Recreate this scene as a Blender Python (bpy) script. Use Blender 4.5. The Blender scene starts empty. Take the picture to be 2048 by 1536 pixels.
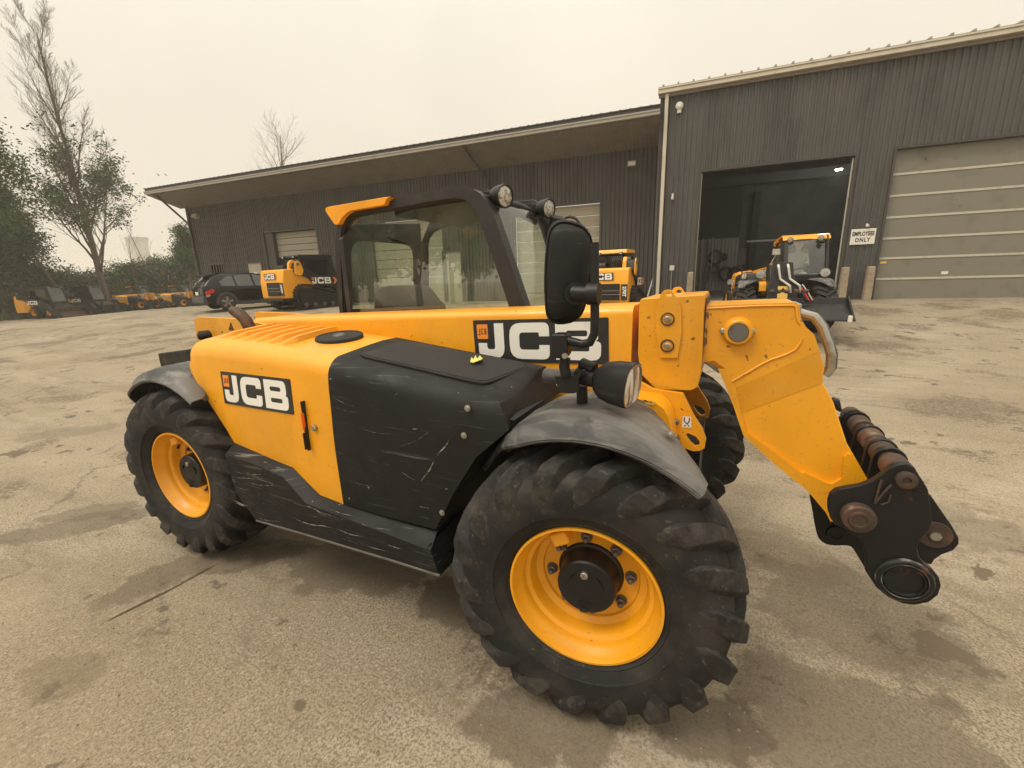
import bpy, bmesh, math, random
from mathutils import Vector, Matrix, noise
from mathutils.geometry import tessellate_polygon
random.seed(7)
SC = bpy.context.scene
COL = SC.collection
R = math.radians
cos, sin, pi = math.cos, math.sin, math.pi

# ------------------------------------------------------------------ camera, sky, sun, exposure
cd = bpy.data.cameras.new('camera'); cam = bpy.data.objects.new('camera', cd); COL.objects.link(cam)
cd.sensor_width = 36.0; cd.lens = 863.06 / 2048 * 36.0
cd.clip_start = 0.05; cd.clip_end = 3000
cam.matrix_world = Matrix(((0.898137, -0.077757, 0.432786, 2.6692),
                           (0.438726, 0.224473, -0.870133, -2.0452),
                           (-0.02949, 0.971373, 0.235722, 1.5162), (0, 0, 0, 1)))
SC.camera = cam
SUN_EL, SUN_ROT = R(58), R(215)
world = bpy.data.worlds.new('World'); SC.world = world; world.use_nodes = True
wn = world.node_tree; wn.nodes.clear()
def wnode(t, **k):
    n = wn.nodes.new(t)
    for a, b in k.items(): setattr(n, a, b)
    return n
w_out = wnode('ShaderNodeOutputWorld'); w_bg = wnode('ShaderNodeBackground')
w_sky = wnode('ShaderNodeTexSky', sky_type='NISHITA', sun_disc=False, sun_elevation=SUN_EL, sun_rotation=SUN_ROT,
              air_density=1.0, dust_density=8.0, ozone_density=0.4)
w_bw = wnode('ShaderNodeRGBToBW')
w_geo = wnode('ShaderNodeTexCoord'); w_sep = wnode('ShaderNodeSeparateXYZ')
w_ramp = wnode('ShaderNodeValToRGB')
r_ = w_ramp.color_ramp
r_.elements[0].position = 0.0; r_.elements[0].color = (5.6, 4.98, 4.05, 1)
r_.elements[1].position = 1.0; r_.elements[1].color = (13.6, 12.6, 10.6, 1)
e_ = r_.elements.new(0.45); e_.color = (6.85, 6.3, 5.28, 1)
w_mix = wnode('ShaderNodeMixRGB', blend_type='MIX'); w_mix.inputs[0].default_value = 0.93   # smoke veil over the clear sky
wn.links.new(w_geo.outputs['Generated'], w_sep.inputs[0]); wn.links.new(w_sep.outputs[2], w_ramp.inputs[0])
wn.links.new(w_sky.outputs[0], w_bw.inputs[0]); wn.links.new(w_bw.outputs[0], w_mix.inputs[1])
wn.links.new(w_ramp.outputs[0], w_mix.inputs[2]); w_nz = wnode('ShaderNodeTexNoise'); w_nz.inputs['Scale'].default_value = 2.2; w_nz.inputs['Detail'].default_value = 4
w_mr = wnode('ShaderNodeMapRange'); w_mr.inputs[1].default_value = .3; w_mr.inputs[2].default_value = .7; w_mr.inputs[3].default_value = .95; w_mr.inputs[4].default_value = 1.05
w_mul = wnode('ShaderNodeMixRGB', blend_type='MULTIPLY'); w_mul.inputs[0].default_value = 1
wn.links.new(w_geo.outputs['Generated'], w_nz.inputs[0]); wn.links.new(w_nz.outputs[0], w_mr.inputs[0])
wn.links.new(w_mix.outputs[0], w_mul.inputs[1]); wn.links.new(w_mr.outputs[0], w_mul.inputs[2]); wn.links.new(w_mul.outputs[0], w_bg.inputs[0])
w_bg.inputs[1].default_value = 0.1
wn.links.new(w_bg.outputs[0], w_out.inputs[0])
sd = bpy.data.lights.new('sun', 'SUN'); sd.energy = 1.2; sd.angle = R(22); sd.color = (1.0, 0.92, 0.80)
sun = bpy.data.objects.new('sun', sd); COL.objects.link(sun)
sun.rotation_euler = (R(90) - SUN_EL, 0, R(180) - SUN_ROT)
SC.view_settings.view_transform = 'Standard'; SC.view_settings.look = 'None'
SC.view_settings.exposure = 0.58; SC.view_settings.gamma = 1.0; SC.view_settings.use_curve_mapping = False
SC.render.engine = 'CYCLES'
SC.cycles.max_bounces = 8; SC.cycles.transparent_max_bounces = 12
SC.cycles.use_denoising = True; SC.cycles.denoising_prefilter = 'ACCURATE'

# ------------------------------------------------------------------ helpers
WA = R(4.887)
UW = Vector((cos(WA), sin(WA), 0)); VW = Vector((-sin(WA), cos(WA), 0)); W0 = Vector((3.728, 13.771, 0))
def uv(u, v, z=0.0): return W0 + UW*u + VW*v + Vector((0, 0, z))
def to_uv(x, y):
    d = Vector((x, y, 0)) - W0; return d.dot(UW), d.dot(VW)
def sstep(a, b, x):
    t = min(1, max(0, (x-a)/(b-a))); return t*t*(3-2*t)
def ground_z(x, y):
    u, v = to_uv(x, y)
    k = sstep(-7, -13, u); a = 0.65*sstep(-7.6-5.6*k, -0.3, v); w = sstep(-25, -40, u)
    return a*(1-w) - 0.13*w
LOT = 0.65
class MB:
    def __init__(s): s.v = []; s.f = []
    def add(s, v, f):
        n = len(s.v); s.v += [tuple(p) for p in v]; s.f += [tuple(i+n for i in q) for q in f]; return s
    def box(s, x0, x1, y0, y1, z0, z1):
        return s.add([(x0,y0,z0),(x1,y0,z0),(x1,y1,z0),(x0,y1,z0),(x0,y0,z1),(x1,y0,z1),(x1,y1,z1),(x0,y1,z1)],
                     [(0,3,2,1),(4,5,6,7),(0,1,5,4),(1,2,6,5),(2,3,7,6),(3,0,4,7)])
    def obox(s, c, ax, ay, az):
        c, ax, ay, az = Vector(c), Vector(ax), Vector(ay), Vector(az)
        return s.add([c+ax*i+ay*j+az*k for k in (-1,1) for j in (-1,1) for i in (-1,1)],
                     [(0,2,3,1),(4,5,7,6),(0,1,5,4),(1,3,7,5),(3,2,6,7),(2,0,4,6)])
    def prism(s, loops, fn, d0, d1):
        """polygon (with holes) in 2D, thickened between d0 and d1; fn(a,b,d) -> point"""
        if not isinstance(loops[0][0], (tuple, list)): loops = [loops]
        flat = [p for l in loops for p in l]; N = len(flat)
        tri = tessellate_polygon([[Vector((p[0], p[1], 0)) for p in l] for l in loops])
        v = [fn(p[0], p[1], d0) for p in flat] + [fn(p[0], p[1], d1) for p in flat]
        f = []
        if len(loops) == 1: 
            f = [tuple(range(N)), tuple(range(2*N-1, N-1, -1))]
            if not convex(loops[0]): f = [tuple(t) for t in tri] + [tuple(N+i for i in reversed(t)) for t in tri]
        else: f = [tuple(t) for t in tri] + [tuple(N+i for i in reversed(t)) for t in tri]
        o = 0
        for l in loops:
            m = len(l)
            for i in range(m):
                a, b = o+i, o+(i+1) % m
                f.append((a, a+N, b+N, b))
            o += m
        return s.add(v, f)
    def sheet(s, loops, fn, d=0.0):
        if not isinstance(loops[0][0], (tuple, list)): loops = [loops]
        flat = [p for l in loops for p in l]
        tri = tessellate_polygon([[Vector((p[0], p[1], 0)) for p in l] for l in loops])
        return s.add([fn(p[0], p[1], d) for p in flat], [tuple(t) for t in tri])
    def tube(s, pts, r, n=10, caps=True):
        pts = [Vector(p) for p in pts]; m = len(pts)
        rs = r if isinstance(r, (list, tuple)) else [r]*m
        t0 = (pts[1]-pts[0]).normalized()
        up = Vector((0,0,1)) if abs(t0.z) < 0.9 else Vector((1,0,0))
        a = t0.cross(up).normalized(); v = []; f = []
        for i, p in enumerate(pts):
            t = ((pts[min(i+1,m-1)]-p).normalized() + (p-pts[max(i-1,0)]).normalized())
            t = t.normalized() if t.length > 1e-6 else t0
            a = (a - t*a.dot(t)).normalized(); b = t.cross(a)
            v += [p + (a*cos(2*pi*k/n) + b*sin(2*pi*k/n))*rs[i] for k in range(n)]
        for i in range(m-1):
            for k in range(n):
                f.append((i*n+k, i*n+(k+1)%n, (i+1)*n+(k+1)%n, (i+1)*n+k))
        if caps: f += [tuple(range(n-1,-1,-1)), tuple((m-1)*n+k for k in range(n))]
        return s.add(v, f)
    def lathe(s, prof, n=32, c=(0,0,0), axis=(0,1,0), ref=(1,0,0), a0=0, a1=2*pi):
        """prof: (along axis, radius)"""
        c, ax = Vector(c), Vector(axis).normalized(); rx = Vector(ref); rx = (rx-ax*rx.dot(ax)).normalized(); ry = ax.cross(rx)
        full = abs(a1-a0-2*pi) < 1e-6; m = n if full else n+1; v = []; f = []
        for d, r in prof:
            v += [c+ax*d+(rx*cos(a0+(a1-a0)*k/n)+ry*sin(a0+(a1-a0)*k/n))*r for k in range(m)]
        for i in range(len(prof)-1):
            for k in range(n): f.append((i*m+k, i*m+(k+1)%m, (i+1)*m+(k+1)%m, (i+1)*m+k))
        return s.add(v, f)
    def loft(s, secs, caps=True, closed=False):
        n = len(secs[0]); v = [p for q in secs for p in q]; f = []
        for i in range(len(secs)-1):
            for k in range(n if closed else n-1):
                f.append((i*n+k, i*n+(k+1)%n, (i+1)*n+(k+1)%n, (i+1)*n+k))
        if caps: f += [tuple(range(n-1,-1,-1)), tuple((len(secs)-1)*n+k for k in range(n))]
        return s.add(v, f)
    def build(s, name, mat, parent=None, smooth=35, bevel=0, seg=2, fix=True, loc=None):
        me = bpy.data.meshes.new(name); me.from_pydata([tuple(p) for p in s.v], [], s.f)
        if fix:
            bm = bmesh.new(); bm.from_mesh(me)
            bmesh.ops.remove_doubles(bm, verts=bm.verts, dist=1e-5)
            bmesh.ops.recalc_face_normals(bm, faces=bm.faces); bm.to_mesh(me); bm.free()
        if smooth and not bevel:
            me.polygons.foreach_set('use_smooth', [True]*len(me.polygons)); me.set_sharp_from_angle(angle=R(smooth))
        me.materials.append(mat)
        o = bpy.data.objects.new(name, me); COL.objects.link(o)
        if parent: o.parent = parent
        if loc is not None: o.location = loc
        if bevel:
            me.polygons.foreach_set('use_smooth', [True]*len(me.polygons)); me.set_sharp_from_angle(angle=R(smooth or 35))
            m = o.modifiers.new('edge', 'BEVEL'); m.width = bevel; m.segments = seg; m.limit_method = 'ANGLE'; m.angle_limit = R(32)
            m.harden_normals = True
            me.attributes.remove(me.attributes['sharp_edge']) if 'sharp_edge' in me.attributes else None
        return o
def convex(p):
    sg = 0
    for i in range(len(p)):
        a, b, c = p[i], p[(i+1)%len(p)], p[(i+2)%len(p)]
        k = (b[0]-a[0])*(c[1]-b[1])-(b[1]-a[1])*(c[0]-b[0])
        if abs(k) < 1e-9: continue
        if sg and k*sg < 0: return False
        sg = 1 if k > 0 else -1
    return True
def XZ(a, b, d): return (a, d, b)
def YZ(a, b, d): return (d, a, b)
def XY(a, b, d): return (a, b, d)
def rounded(poly, rad, n=4):
    """round polygon corners; rad scalar or list"""
    out = []; N = len(poly)
    for i, p in enumerate(poly):
        r = rad[i] if isinstance(rad, (list, tuple)) else rad
        p = Vector((p[0], p[1])); a = Vector(poly[i-1][:2])-p; b = Vector(poly[(i+1)%N][:2])-p
        if r <= 0 or a.length < 1e-6 or b.length < 1e-6: out.append(tuple(p)); continue
        k = min(r, a.length*0.48, b.length*0.48); pa, pb = p+a.normalized()*k, p+b.normalized()*k
        for j in range(n+1):
            t = j/n; q = pa*(1-t)**2 + p*2*t*(1-t) + pb*t*t; out.append(tuple(q))
    return out
def circle(cx, cy, r, n=24, ry=None, rot=0): 
    ry = ry or r
    return [(cx+r*cos(2*pi*k/n)*cos(rot)-ry*sin(2*pi*k/n)*sin(rot), cy+r*cos(2*pi*k/n)*sin(rot)+ry*sin(2*pi*k/n)*cos(rot)) for k in range(n)]
def thing(name, label, cat, loc=(0,0,0), rz=0, group=None):
    o = bpy.data.objects.new(name, None); COL.objects.link(o); o.empty_display_size = 0.2
    o.location = loc; o.rotation_euler = (0,0,rz); o['label'] = label; o['category'] = cat
    if group: o['group'] = group
    return o
def tag(o, label, cat, group=None):
    o['label'] = label; o['category'] = cat
    if group: o['group'] = group
    return o
def structure(o): o['kind'] = 'structure'; return o
def stuff(o): o['kind'] = 'stuff'; return o
def kids(o): return [c for c in bpy.data.objects if c.parent == o]
def copy_tree(o, parent=None, skip=(), table=None):
    if table is None:
        table = {}
        for c in bpy.data.objects:
            if c.parent: table.setdefault(c.parent.name, []).append(c)
    n = o.copy(); COL.objects.link(n); n.parent = parent
    for c in table.get(o.name, []):
        if c.name.split('.')[0] in skip: continue
        copy_tree(c, n, skip, table)
    return n
def place_copy(o, loc, rz, label, group, skip=()):
    n = copy_tree(o, None, skip); n.location = loc; n.rotation_euler = (0,0,rz); n['label'] = label; n['group'] = group
    return n

# ------------------------------------------------------------------ materials
def lin(c):
    return tuple((v/12.92 if v <= .04045 else ((v+.055)/1.055)**2.4) for v in [x/255 for x in c])
class Mat:
    def __init__(s, name, col, rough=.5, metal=0.0, spec=.5):
        s.m = bpy.data.materials.new(name); s.m.use_nodes = True; s.t = s.m.node_tree
        s.b = s.t.nodes['Principled BSDF']; s.b.inputs['Roughness'].default_value = rough; s.b.inputs['Metallic'].default_value = metal
        s.b.inputs['Specular IOR Level'].default_value = spec
        s.b.inputs['Base Color'].default_value = (*col, 1)
        s.tc = s.t.nodes.new('ShaderNodeTexCoord'); s.c = None; s.col = col; s.nrm = None; s.rough = rough
    def node(s, t, **k):
        n = s.t.nodes.new(t)
        for a, b in k.items(): setattr(n, a, b)
        return n
    def link(s, a, b): s.t.links.new(a, b)
    def noise(s, scale, detail=4, rough=.55, dist=0, stretch=(1,1,1), rot=(0,0,0), coord='Object', loc=(0,0,0)):
        mp = s.node('ShaderNodeMapping'); mp.inputs['Scale'].default_value = stretch; mp.inputs['Rotation'].default_value = rot
        mp.inputs['Location'].default_value = loc
        s.link(s.tc.outputs[coord], mp.inputs[0])
        n = s.node('ShaderNodeTexNoise'); n.inputs['Scale'].default_value = scale; n.inputs['Detail'].default_value = detail
        n.inputs['Roughness'].default_value = rough; n.inputs['Distortion'].default_value = dist
        s.link(mp.outputs[0], n.inputs['Vector']); return n.outputs[0]
    def ramp(s, fac, lo, hi, a=0.0, b=1.0):
        n = s.node('ShaderNodeMapRange'); n.inputs[1].default_value = lo; n.inputs[2].default_value = hi
        n.inputs[3].default_value = a; n.inputs[4].default_value = b; n.interpolation_type = 'SMOOTHSTEP'
        s.link(fac, n.inputs[0]); return n.outputs[0]
    def mul(s, a, b, op='MULTIPLY'):
        n = s.node('ShaderNodeMath', operation=op)
        for i, q in enumerate((a, b)):
            if isinstance(q, (int, float)): n.inputs[i].default_value = q
            else: s.link(q, n.inputs[i])
        return n.outputs[0]
    def mix(s, fac, col, blend='MIX'):
        n = s.node('ShaderNodeMixRGB', blend_type=blend)
        if isinstance(fac, (int, float)): n.inputs[0].default_value = fac
        else: s.link(fac, n.inputs[0])
        if s.c is None: n.inputs[1].default_value = (*s.col, 1)
        else: s.link(s.c, n.inputs[1])
        if isinstance(col, tuple): n.inputs[2].default_value = (*col, 1)
        else: s.link(col, n.inputs[2])
        s.c = n.outputs[0]; s.link(s.c, s.b.inputs['Base Color']); return s
    def vary(s, scale, amt, lo=.35, hi=.65, **k):
        f = s.ramp(s.noise(scale, **k), lo, hi); d = tuple(c*(1-amt) for c in s.col)
        return s.mix(f, d)
    def spots(s, col, scale, lo, hi, amt=1.0, **k):
        f = s.ramp(s.noise(scale, **k), lo, hi, 0, amt); return s.mix(f, col)
    def roughvar(s, scale, lo, hi, **k):
        s.link(s.ramp(s.noise(scale, **k), .3, .7, lo, hi), s.b.inputs['Roughness']); return s
    def bump(s, h, strength=.3, dist=.01):
        n = s.node('ShaderNodeBump'); n.inputs['Strength'].default_value = strength; n.inputs['Distance'].default_value = dist
        s.link(h, n.inputs['Height'])
        if s.nrm is not None: s.link(s.nrm, n.inputs['Normal'])
        s.nrm = n.outputs[0]; s.link(s.nrm, s.b.inputs['Normal']); return s
    def nbump(s, scale, strength=.3, dist=.005, **k): return s.bump(s.noise(scale, **k), strength, dist)
YEL = (0.85, 0.365, 0.006)
def paint(name, chip=.74, grime=.25, col=YEL):
    m = Mat(name, col, .42); m.vary(2.2, grime*.5, detail=5)
    m.spots((.42,.19,.03), 5, .58, .78, grime, stretch=(1,1,.35), detail=6)
    m.spots((.30,.135,.02), 1.3, .5, .8, grime*.9, stretch=(3,3,.5), detail=7, rough=.65, loc=(4,2,7))
    m.spots((.28,.17,.07), 75, .62, .70, grime*1.2, detail=4)
    m.spots((.70,.42,.12), 3.5, .52, .75, grime*.7, detail=7, rough=.7, loc=(8,1,3))
    m.b.inputs['Coat Weight'].default_value = .25; m.b.inputs['Coat Roughness'].default_value = .22
    m.spots((.11,.05,.025), 30, chip, chip+.03, .9, detail=6)
    m.roughvar(9, .32, .55); m.nbump(160, .06, .002); return m.m
M_yel = paint('yellow_paint', .70, .28); M_yel_worn = paint('worn_yellow_paint', .665, .42); M_yel_new = paint('new_yellow_paint', .95, .08); M_chip = paint('chipped_yellow_paint', .49, .5)
M_scuff = Mat('scuffed_black_edge', (.02,.02,.02), .6).spots((.26,.25,.23), 11, .45, .6, .9, detail=6).m
def plastic(name, col=(.0095,.009,.0088), rough=.6, scuff=.35):
    m = Mat(name, col, rough, spec=.3); m.spots((.07,.062,.052), 3, .5, .8, scuff*.6, detail=6)
    m.spots((.17,.16,.145), 2.2, .60, .68, scuff, stretch=(1.2,1.2,26), rot=(0,R(-9),0), detail=6, rough=.7, dist=.6)
    m.spots((.26,.24,.215), 2.7, .63, .69, scuff*1.1, stretch=(1.5,1.5,34), rot=(0,R(13),0), detail=5, rough=.7, dist=.8, loc=(3,1,2))
    m.spots((.30,.28,.25), 30, .745, .765, .8, detail=2)
    m.roughvar(6, rough-.15, rough+.12); m.nbump(240, .12, .002); return m.m
M_pod = plastic('black_cover_plastic', scuff=.2); M_skirt = plastic('scuffed_skirt_plastic', scuff=.58)
M_blk = Mat('black_paint', (.011,.0105,.0102), .45, spec=.35).spots((.08,.065,.05), 6, .55, .8, .4, detail=6).roughvar(10,.32,.55).nbump(90,.05,.003).m
M_blk_worn = Mat('worn_black_paint', (.010,.0098,.0095), .5, spec=.35).spots((.10,.075,.055), 5, .56, .78, .5, detail=7).spots((.09,.035,.018), 9, .64, .7, .8, detail=5).roughvar(10,.35,.6).nbump(70,.1,.004).m
M_frame = Mat('cab_frame_paint', (.022,.021,.0205), .52, spec=.4).spots((.075,.068,.06), 6, .5, .8, .35, detail=6).nbump(150,.12,.002).m
M_rub = Mat('tyre_rubber', (.0125,.012,.0115), .75, spec=.35).spots((.055,.047,.038), 4, .42, .7, .55, detail=7, rough=.65).spots((.12,.10,.078), 3.2, .58, .76, .5, detail=8, rough=.68, loc=(2,5,1)).spots((.13,.11,.08), 60, .64, .7, .35, detail=3).roughvar(6,.6,.88).nbump(55,.35,.004,detail=6).m
M_lug = Mat('worn_lug_rubber', (.016,.015,.014), .78, spec=.35).spots((.08,.069,.056), 9, .42, .68, .6, detail=8, rough=.72).spots((.19,.16,.12), 40, .56, .72, .42, detail=6, rough=.7).roughvar(9,.65,.9).nbump(70,.5,.005,detail=6).m
M_seal = Mat('black_rubber_seal', (.012,.012,.012), .6).m
M_guard = Mat('grey_mudguard_plastic', (.050,.049,.048), .6, spec=.35).spots((.17,.16,.145), 4, .4, .62, .8, stretch=(.6,1.4,1.4), detail=7, rough=.65, dist=.8).spots((.28,.265,.235), 5, .54, .68, .5, stretch=(.45,2,2), detail=7, dist=1.2, loc=(4,2,1)).spots((.025,.025,.025), 6, .56, .64, .7, detail=5).roughvar(7,.4,.7).nbump(110,.15,.003).m
M_rust = Mat('rusty_steel', (.065,.042,.032), .7, .25).spots((.15,.075,.042), 9, .45, .66, .8, detail=6).spots((.25,.2,.17), 14, .6, .72, .7, detail=6).nbump(60,.5,.004,detail=6).m
M_pipe = Mat('burnt_exhaust_steel', (.075,.045,.03), .6, .4).spots((.16,.085,.045), 12, .45, .7, .8, detail=5).nbump(70,.3,.003).m
M_steel = Mat('bright_steel', (.42,.40,.36), .35, .9).spots((.2,.17,.13), 20, .55, .7, .5).m
M_dsteel = Mat('dull_steel', (.17,.16,.145), .5, .7).spots((.09,.06,.04), 25, .5, .7, .6).m
M_white = Mat('white_lettering', (.78,.76,.70), .45).spots((.5,.47,.4), 12, .55, .8, .35).m
M_decal = Mat('black_decal', (.02,.02,.02), .45).spots((.07,.06,.05), 14, .5, .8, .35, detail=6).m
M_orange = Mat('orange_emblem', (.85,.26,.03), .45).m
M_amber = Mat('orange_reflector', (.85,.13,.012), .3).m
M_red = Mat('red_lamp', (.5,.02,.015), .25).m
M_sticker = Mat('pale_yellow_sticker', (.80,.50,.10), .5).spots((.5,.3,.06), 25, .5, .7, .5).m
M_gloss = Mat('gloss_black', (.008,.008,.009), .08).m
M_refl = Mat('lamp_reflector', (.80,.78,.73), .15, .55).spots((.10,.095,.085), 12, .50, .56, .85, stretch=(2.2,2.2,.25)).nbump(16,.6,.02,detail=1,stretch=(2,2,.4)).m
M_dullglass = Mat('dull_windscreen', (.10,.115,.10), .12, spec=.6).vary(1.5,.4).m
M_lens = Mat('clear_lamp_lens', (.50,.485,.44), .1, .3).spots((.16,.155,.14), 45, .45, .6, .8).m
M_leaf1 = Mat('yellow_leaf', (.60,.56,.14), .7).m
M_grip = Mat('anti_slip_mat', (.02,.0195,.019), .8).spots((.10,.09,.078), 5, .5, .8, .4, detail=7).nbump(330, .9, .006, detail=2).m
def glass(name, tint, refl=.9, dirt=.07, base=.045):
    m = bpy.data.materials.new(name); m.use_nodes = True; t = m.node_tree; t.nodes.clear()
    o = t.nodes.new('ShaderNodeOutputMaterial'); tr = t.nodes.new('ShaderNodeBsdfTransparent'); tr.inputs[0].default_value = (*tint, 1)
    g = t.nodes.new('ShaderNodeBsdfGlossy'); g.inputs['Roughness'].default_value = 0.0; g.inputs[0].default_value = (refl, refl, refl, 1)
    ge = t.nodes.new('ShaderNodeNewGeometry'); dt = t.nodes.new('ShaderNodeVectorMath'); dt.operation = 'DOT_PRODUCT'
    t.links.new(ge.outputs['Incoming'], dt.inputs[0]); t.links.new(ge.outputs['Normal'], dt.inputs[1])
    def mth(op, a, b):
        n = t.nodes.new('ShaderNodeMath'); n.operation = op
        for i, q in enumerate((a, b)):
            if isinstance(q, (int, float)): n.inputs[i].default_value = q
            elif q is not None: t.links.new(q, n.inputs[i])
        return n.outputs[0]
    sch = mth('ADD', mth('MULTIPLY', mth('POWER', mth('SUBTRACT', 1.0, mth('ABSOLUTE', dt.outputs['Value'], None)), 5.0), .9), base)
    mx = t.nodes.new('ShaderNodeMixShader'); d = t.nodes.new('ShaderNodeBsdfDiffuse'); d.inputs[0].default_value = (.34,.31,.25,1)
    mx2 = t.nodes.new('ShaderNodeMixShader'); tc = t.nodes.new('ShaderNodeTexCoord'); nz = t.nodes.new('ShaderNodeTexNoise')
    nz.inputs['Scale'].default_value = 7; nz.inputs['Detail'].default_value = 8; nz.inputs['Distortion'].default_value = 1.2
    mr = t.nodes.new('ShaderNodeMapRange'); mr.inputs[1].default_value = .42; mr.inputs[2].default_value = .75; mr.inputs[3].default_value = dirt*.25; mr.inputs[4].default_value = dirt*2
    t.links.new(tc.outputs['Object'], nz.inputs[0]); t.links.new(nz.outputs[0], mr.inputs[0])
    t.links.new(sch, mx.inputs[0]); t.links.new(tr.outputs[0], mx.inputs[1]); t.links.new(g.outputs[0], mx.inputs[2])
    t.links.new(mr.outputs[0], mx2.inputs[0]); t.links.new(mx.outputs[0], mx2.inputs[1]); t.links.new(d.outputs[0], mx2.inputs[2])
    t.links.new(mx2.outputs[0], o.inputs[0]); return m
M_glass = glass('dusty_green_glass', (.95,.98,.94), 1.0, .045, .085); M_screen = glass('windscreen_glass', (.95,.98,.95), 1.0, .035, .09); M_cglass = glass('dark_car_glass', (.16,.17,.16), 1.0, .01)
M_farglass = glass('side_door_glass', (.94,.99,.94), .9, .02)
M_seat = Mat('seat_fabric', (.03,.029,.027), .9).nbump(300,.4,.003).m
M_text = Mat('black_print', (.02,.02,.02), .6).m
# ------------------------------------------------------------------ lettering
J_ = rounded([(.58,.92),(.83,.92),(.83,.08),(.12,.08),(.12,.45),(.36,.45),(.36,.30),(.58,.30)], [0,0,.27,.27,0,0,.07,.07])
C_ = rounded([(1.99,.61),(1.99,.92),(.98,.92),(.98,.08),(1.99,.08),(1.99,.41),(1.74,.41),(1.74,.30),(1.235,.30),(1.235,.70),(1.74,.70),(1.74,.61)],
             [0,.28,.3,.3,.28,0,0,.07,.1,.1,.07,0])
B_o = rounded([(2.14,.92),(3.12,.92),(3.12,.54),(3.06,.51),(3.18,.47),(3.18,.08),(2.14,.08)], [0,.2,.12,.05,.12,.24,0])
B_1 = rounded([(2.40,.735),(2.88,.735),(2.88,.605),(2.40,.605)], .05)
B_2 = rounded([(2.40,.405),(2.92,.405),(2.92,.275),(2.40,.275)], .05)
def logo(parent, o, ux, uy, h, w=3.34, panel=True, emblem=True, n=None, name='logo_panel', lift=.0025, letters=M_white):
    """raised sign panel: origin o (lower left), ux/uy unit directions, letter block w*h wide"""
    o, ux, uy = Vector(o), Vector(ux).normalized(), Vector(uy).normalized(); nn = Vector(n).normalized() if n else ux.cross(uy)
    base = None
    def F(off): return lambda a, b, d: o + ux*(a*h) + uy*(b*h) + nn*(off+d)
    if panel:
        base = MB().prism(rounded([(0,0),(w,0),(w,1),(0,1)], .03), F(0), -.004, lift).build(name, M_decal, parent)
    pr = base or parent
    k = w/3.34
    S = lambda l: [(p[0]*k, p[1]) for p in l]
    lb = MB()
    for l in ([S(J_)], [S(C_)], [S(B_o), S(B_1), S(B_2)]): lb.prism(l, F(lift), -.001, .0012)
    L = lb.build('lettering', letters, pr, smooth=0)
    if emblem:
        MB().prism(rounded([(.10*k,.55),(.40*k,.55),(.40*k,.90),(.10*k,.90)], .02), F(lift), -.001, .001).build('emblem', M_orange, pr, smooth=0)
        e = MB()
        for (x0,y0,x1,y1) in ((.17,.66,.19,.80),(.14,.64,.18,.67),(.225,.66,.245,.80),(.225,.78,.28,.80),(.225,.66,.28,.68),(.31,.66,.33,.80),(.31,.78,.36,.80),(.31,.72,.36,.74),(.31,.66,.36,.68),(.35,.66,.365,.8)):
            e.prism([(x0*k,y0),(x1*k,y0),(x1*k,y1),(x0*k,y1)], F(lift+.001), -.001, .0006)
        e.build('emblem_mark', M_decal, pr, smooth=0)
    return base
def text_mesh(txt, size, mat, name, parent, o, ux, uy, lift=.002, bold=0.0, sx=1.0, align='CENTER', space=1.0):
    c = bpy.data.curves.new('txt', 'FONT'); c.body = txt; c.size = size; c.align_x = align; c.align_y = 'CENTER'; c.offset = bold; c.space_character = space
    c.resolution_u = 3; c.extrude = .0008
    t = bpy.data.objects.new('txt', c); COL.objects.link(t)
    dg = bpy.context.evaluated_depsgraph_get(); me = bpy.data.meshes.new_from_object(t.evaluated_get(dg))
    bpy.data.objects.remove(t); bpy.data.curves.remove(c)
    ux, uy = Vector(ux).normalized(), Vector(uy).normalized(); n = ux.cross(uy); o = Vector(o)
    for v in me.vertices:
        p = v.co.copy(); v.co = o + ux*p.x*sx + uy*p.y + n*(lift+p.z)
    me.name = name; me.materials.clear(); me.materials.append(mat)
    ob = bpy.data.objects.new(name, me); COL.objects.link(ob); ob.parent = parent; return ob

# ------------------------------------------------------------------ main telehandler (its frame is the world frame: x forward, y to its left)
T = thing('telehandler', 'large scratched yellow and black telehandler parked in the foreground with empty black carriage', 'telehandler', group='telehandlers in the yard')

# --- wheels
TYP = [(.004,.252),(-.006,.262),(-.013,.268),(-.011,.272),(-.022,.290),(-.029,.304),(-.034,.306),(-.034,.311),(-.042,.352),(-.041,.388),(-.030,.418),(-.008,.438),(.03,.447),(.09,.453),(.145,.455),(.20,.453),(.26,.447),(.298,.438),(.318,.418),(.328,.388),(.328,.352),(.318,.312),(.296,.268),(.282,.252)]
def tyre_meshes():
    ty = MB().lathe(TYP, 72)
    lg = MB(); NL = 18
    st = [((-.0405,.350),(-.0425,.354),-8.0,.008,.005),((-.040,.378),(-.0465,.383),-5.6,.032,.022),((-.034,.408),(-.0455,.418),-3.2,.048,.034),((-.022,.428),(-.039,.452),-1.0,.053,.036),((.0,.440),(-.013,.479),2.0,.054,.034),
          ((.045,.447),(.038,.491),7.0,.052,.031),((.095,.452),(.092,.496),12.5,.048,.028),((.14,.454),(.14,.497),17.5,.045,.027),((.185,.453),(.176,.491),22.0,.038,.022)]
    for side in (0, 1):
        for k in range(NL):
            th0 = 2*pi*(k+.5*side)/NL + R(4); V = []
            for (b, t, off, hb, ht) in st:
                yb, yt = (b[0], t[0]) if not side else (.286-b[0], .286-t[0])
                a = th0 - R(off)
                V += [(yb, b[1]-.006, a-hb/b[1]), (yt, t[1], a-ht/t[1]), (yt, t[1], a+ht/t[1]), (yb, b[1]-.006, a+hb/b[1])]
            P = [(r*cos(a), y, r*sin(a)) for y, r, a in V]
            lg.loft([P[i*4:i*4+4] for i in range(len(st))], caps=True, closed=True)
    return ty, lg
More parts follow.
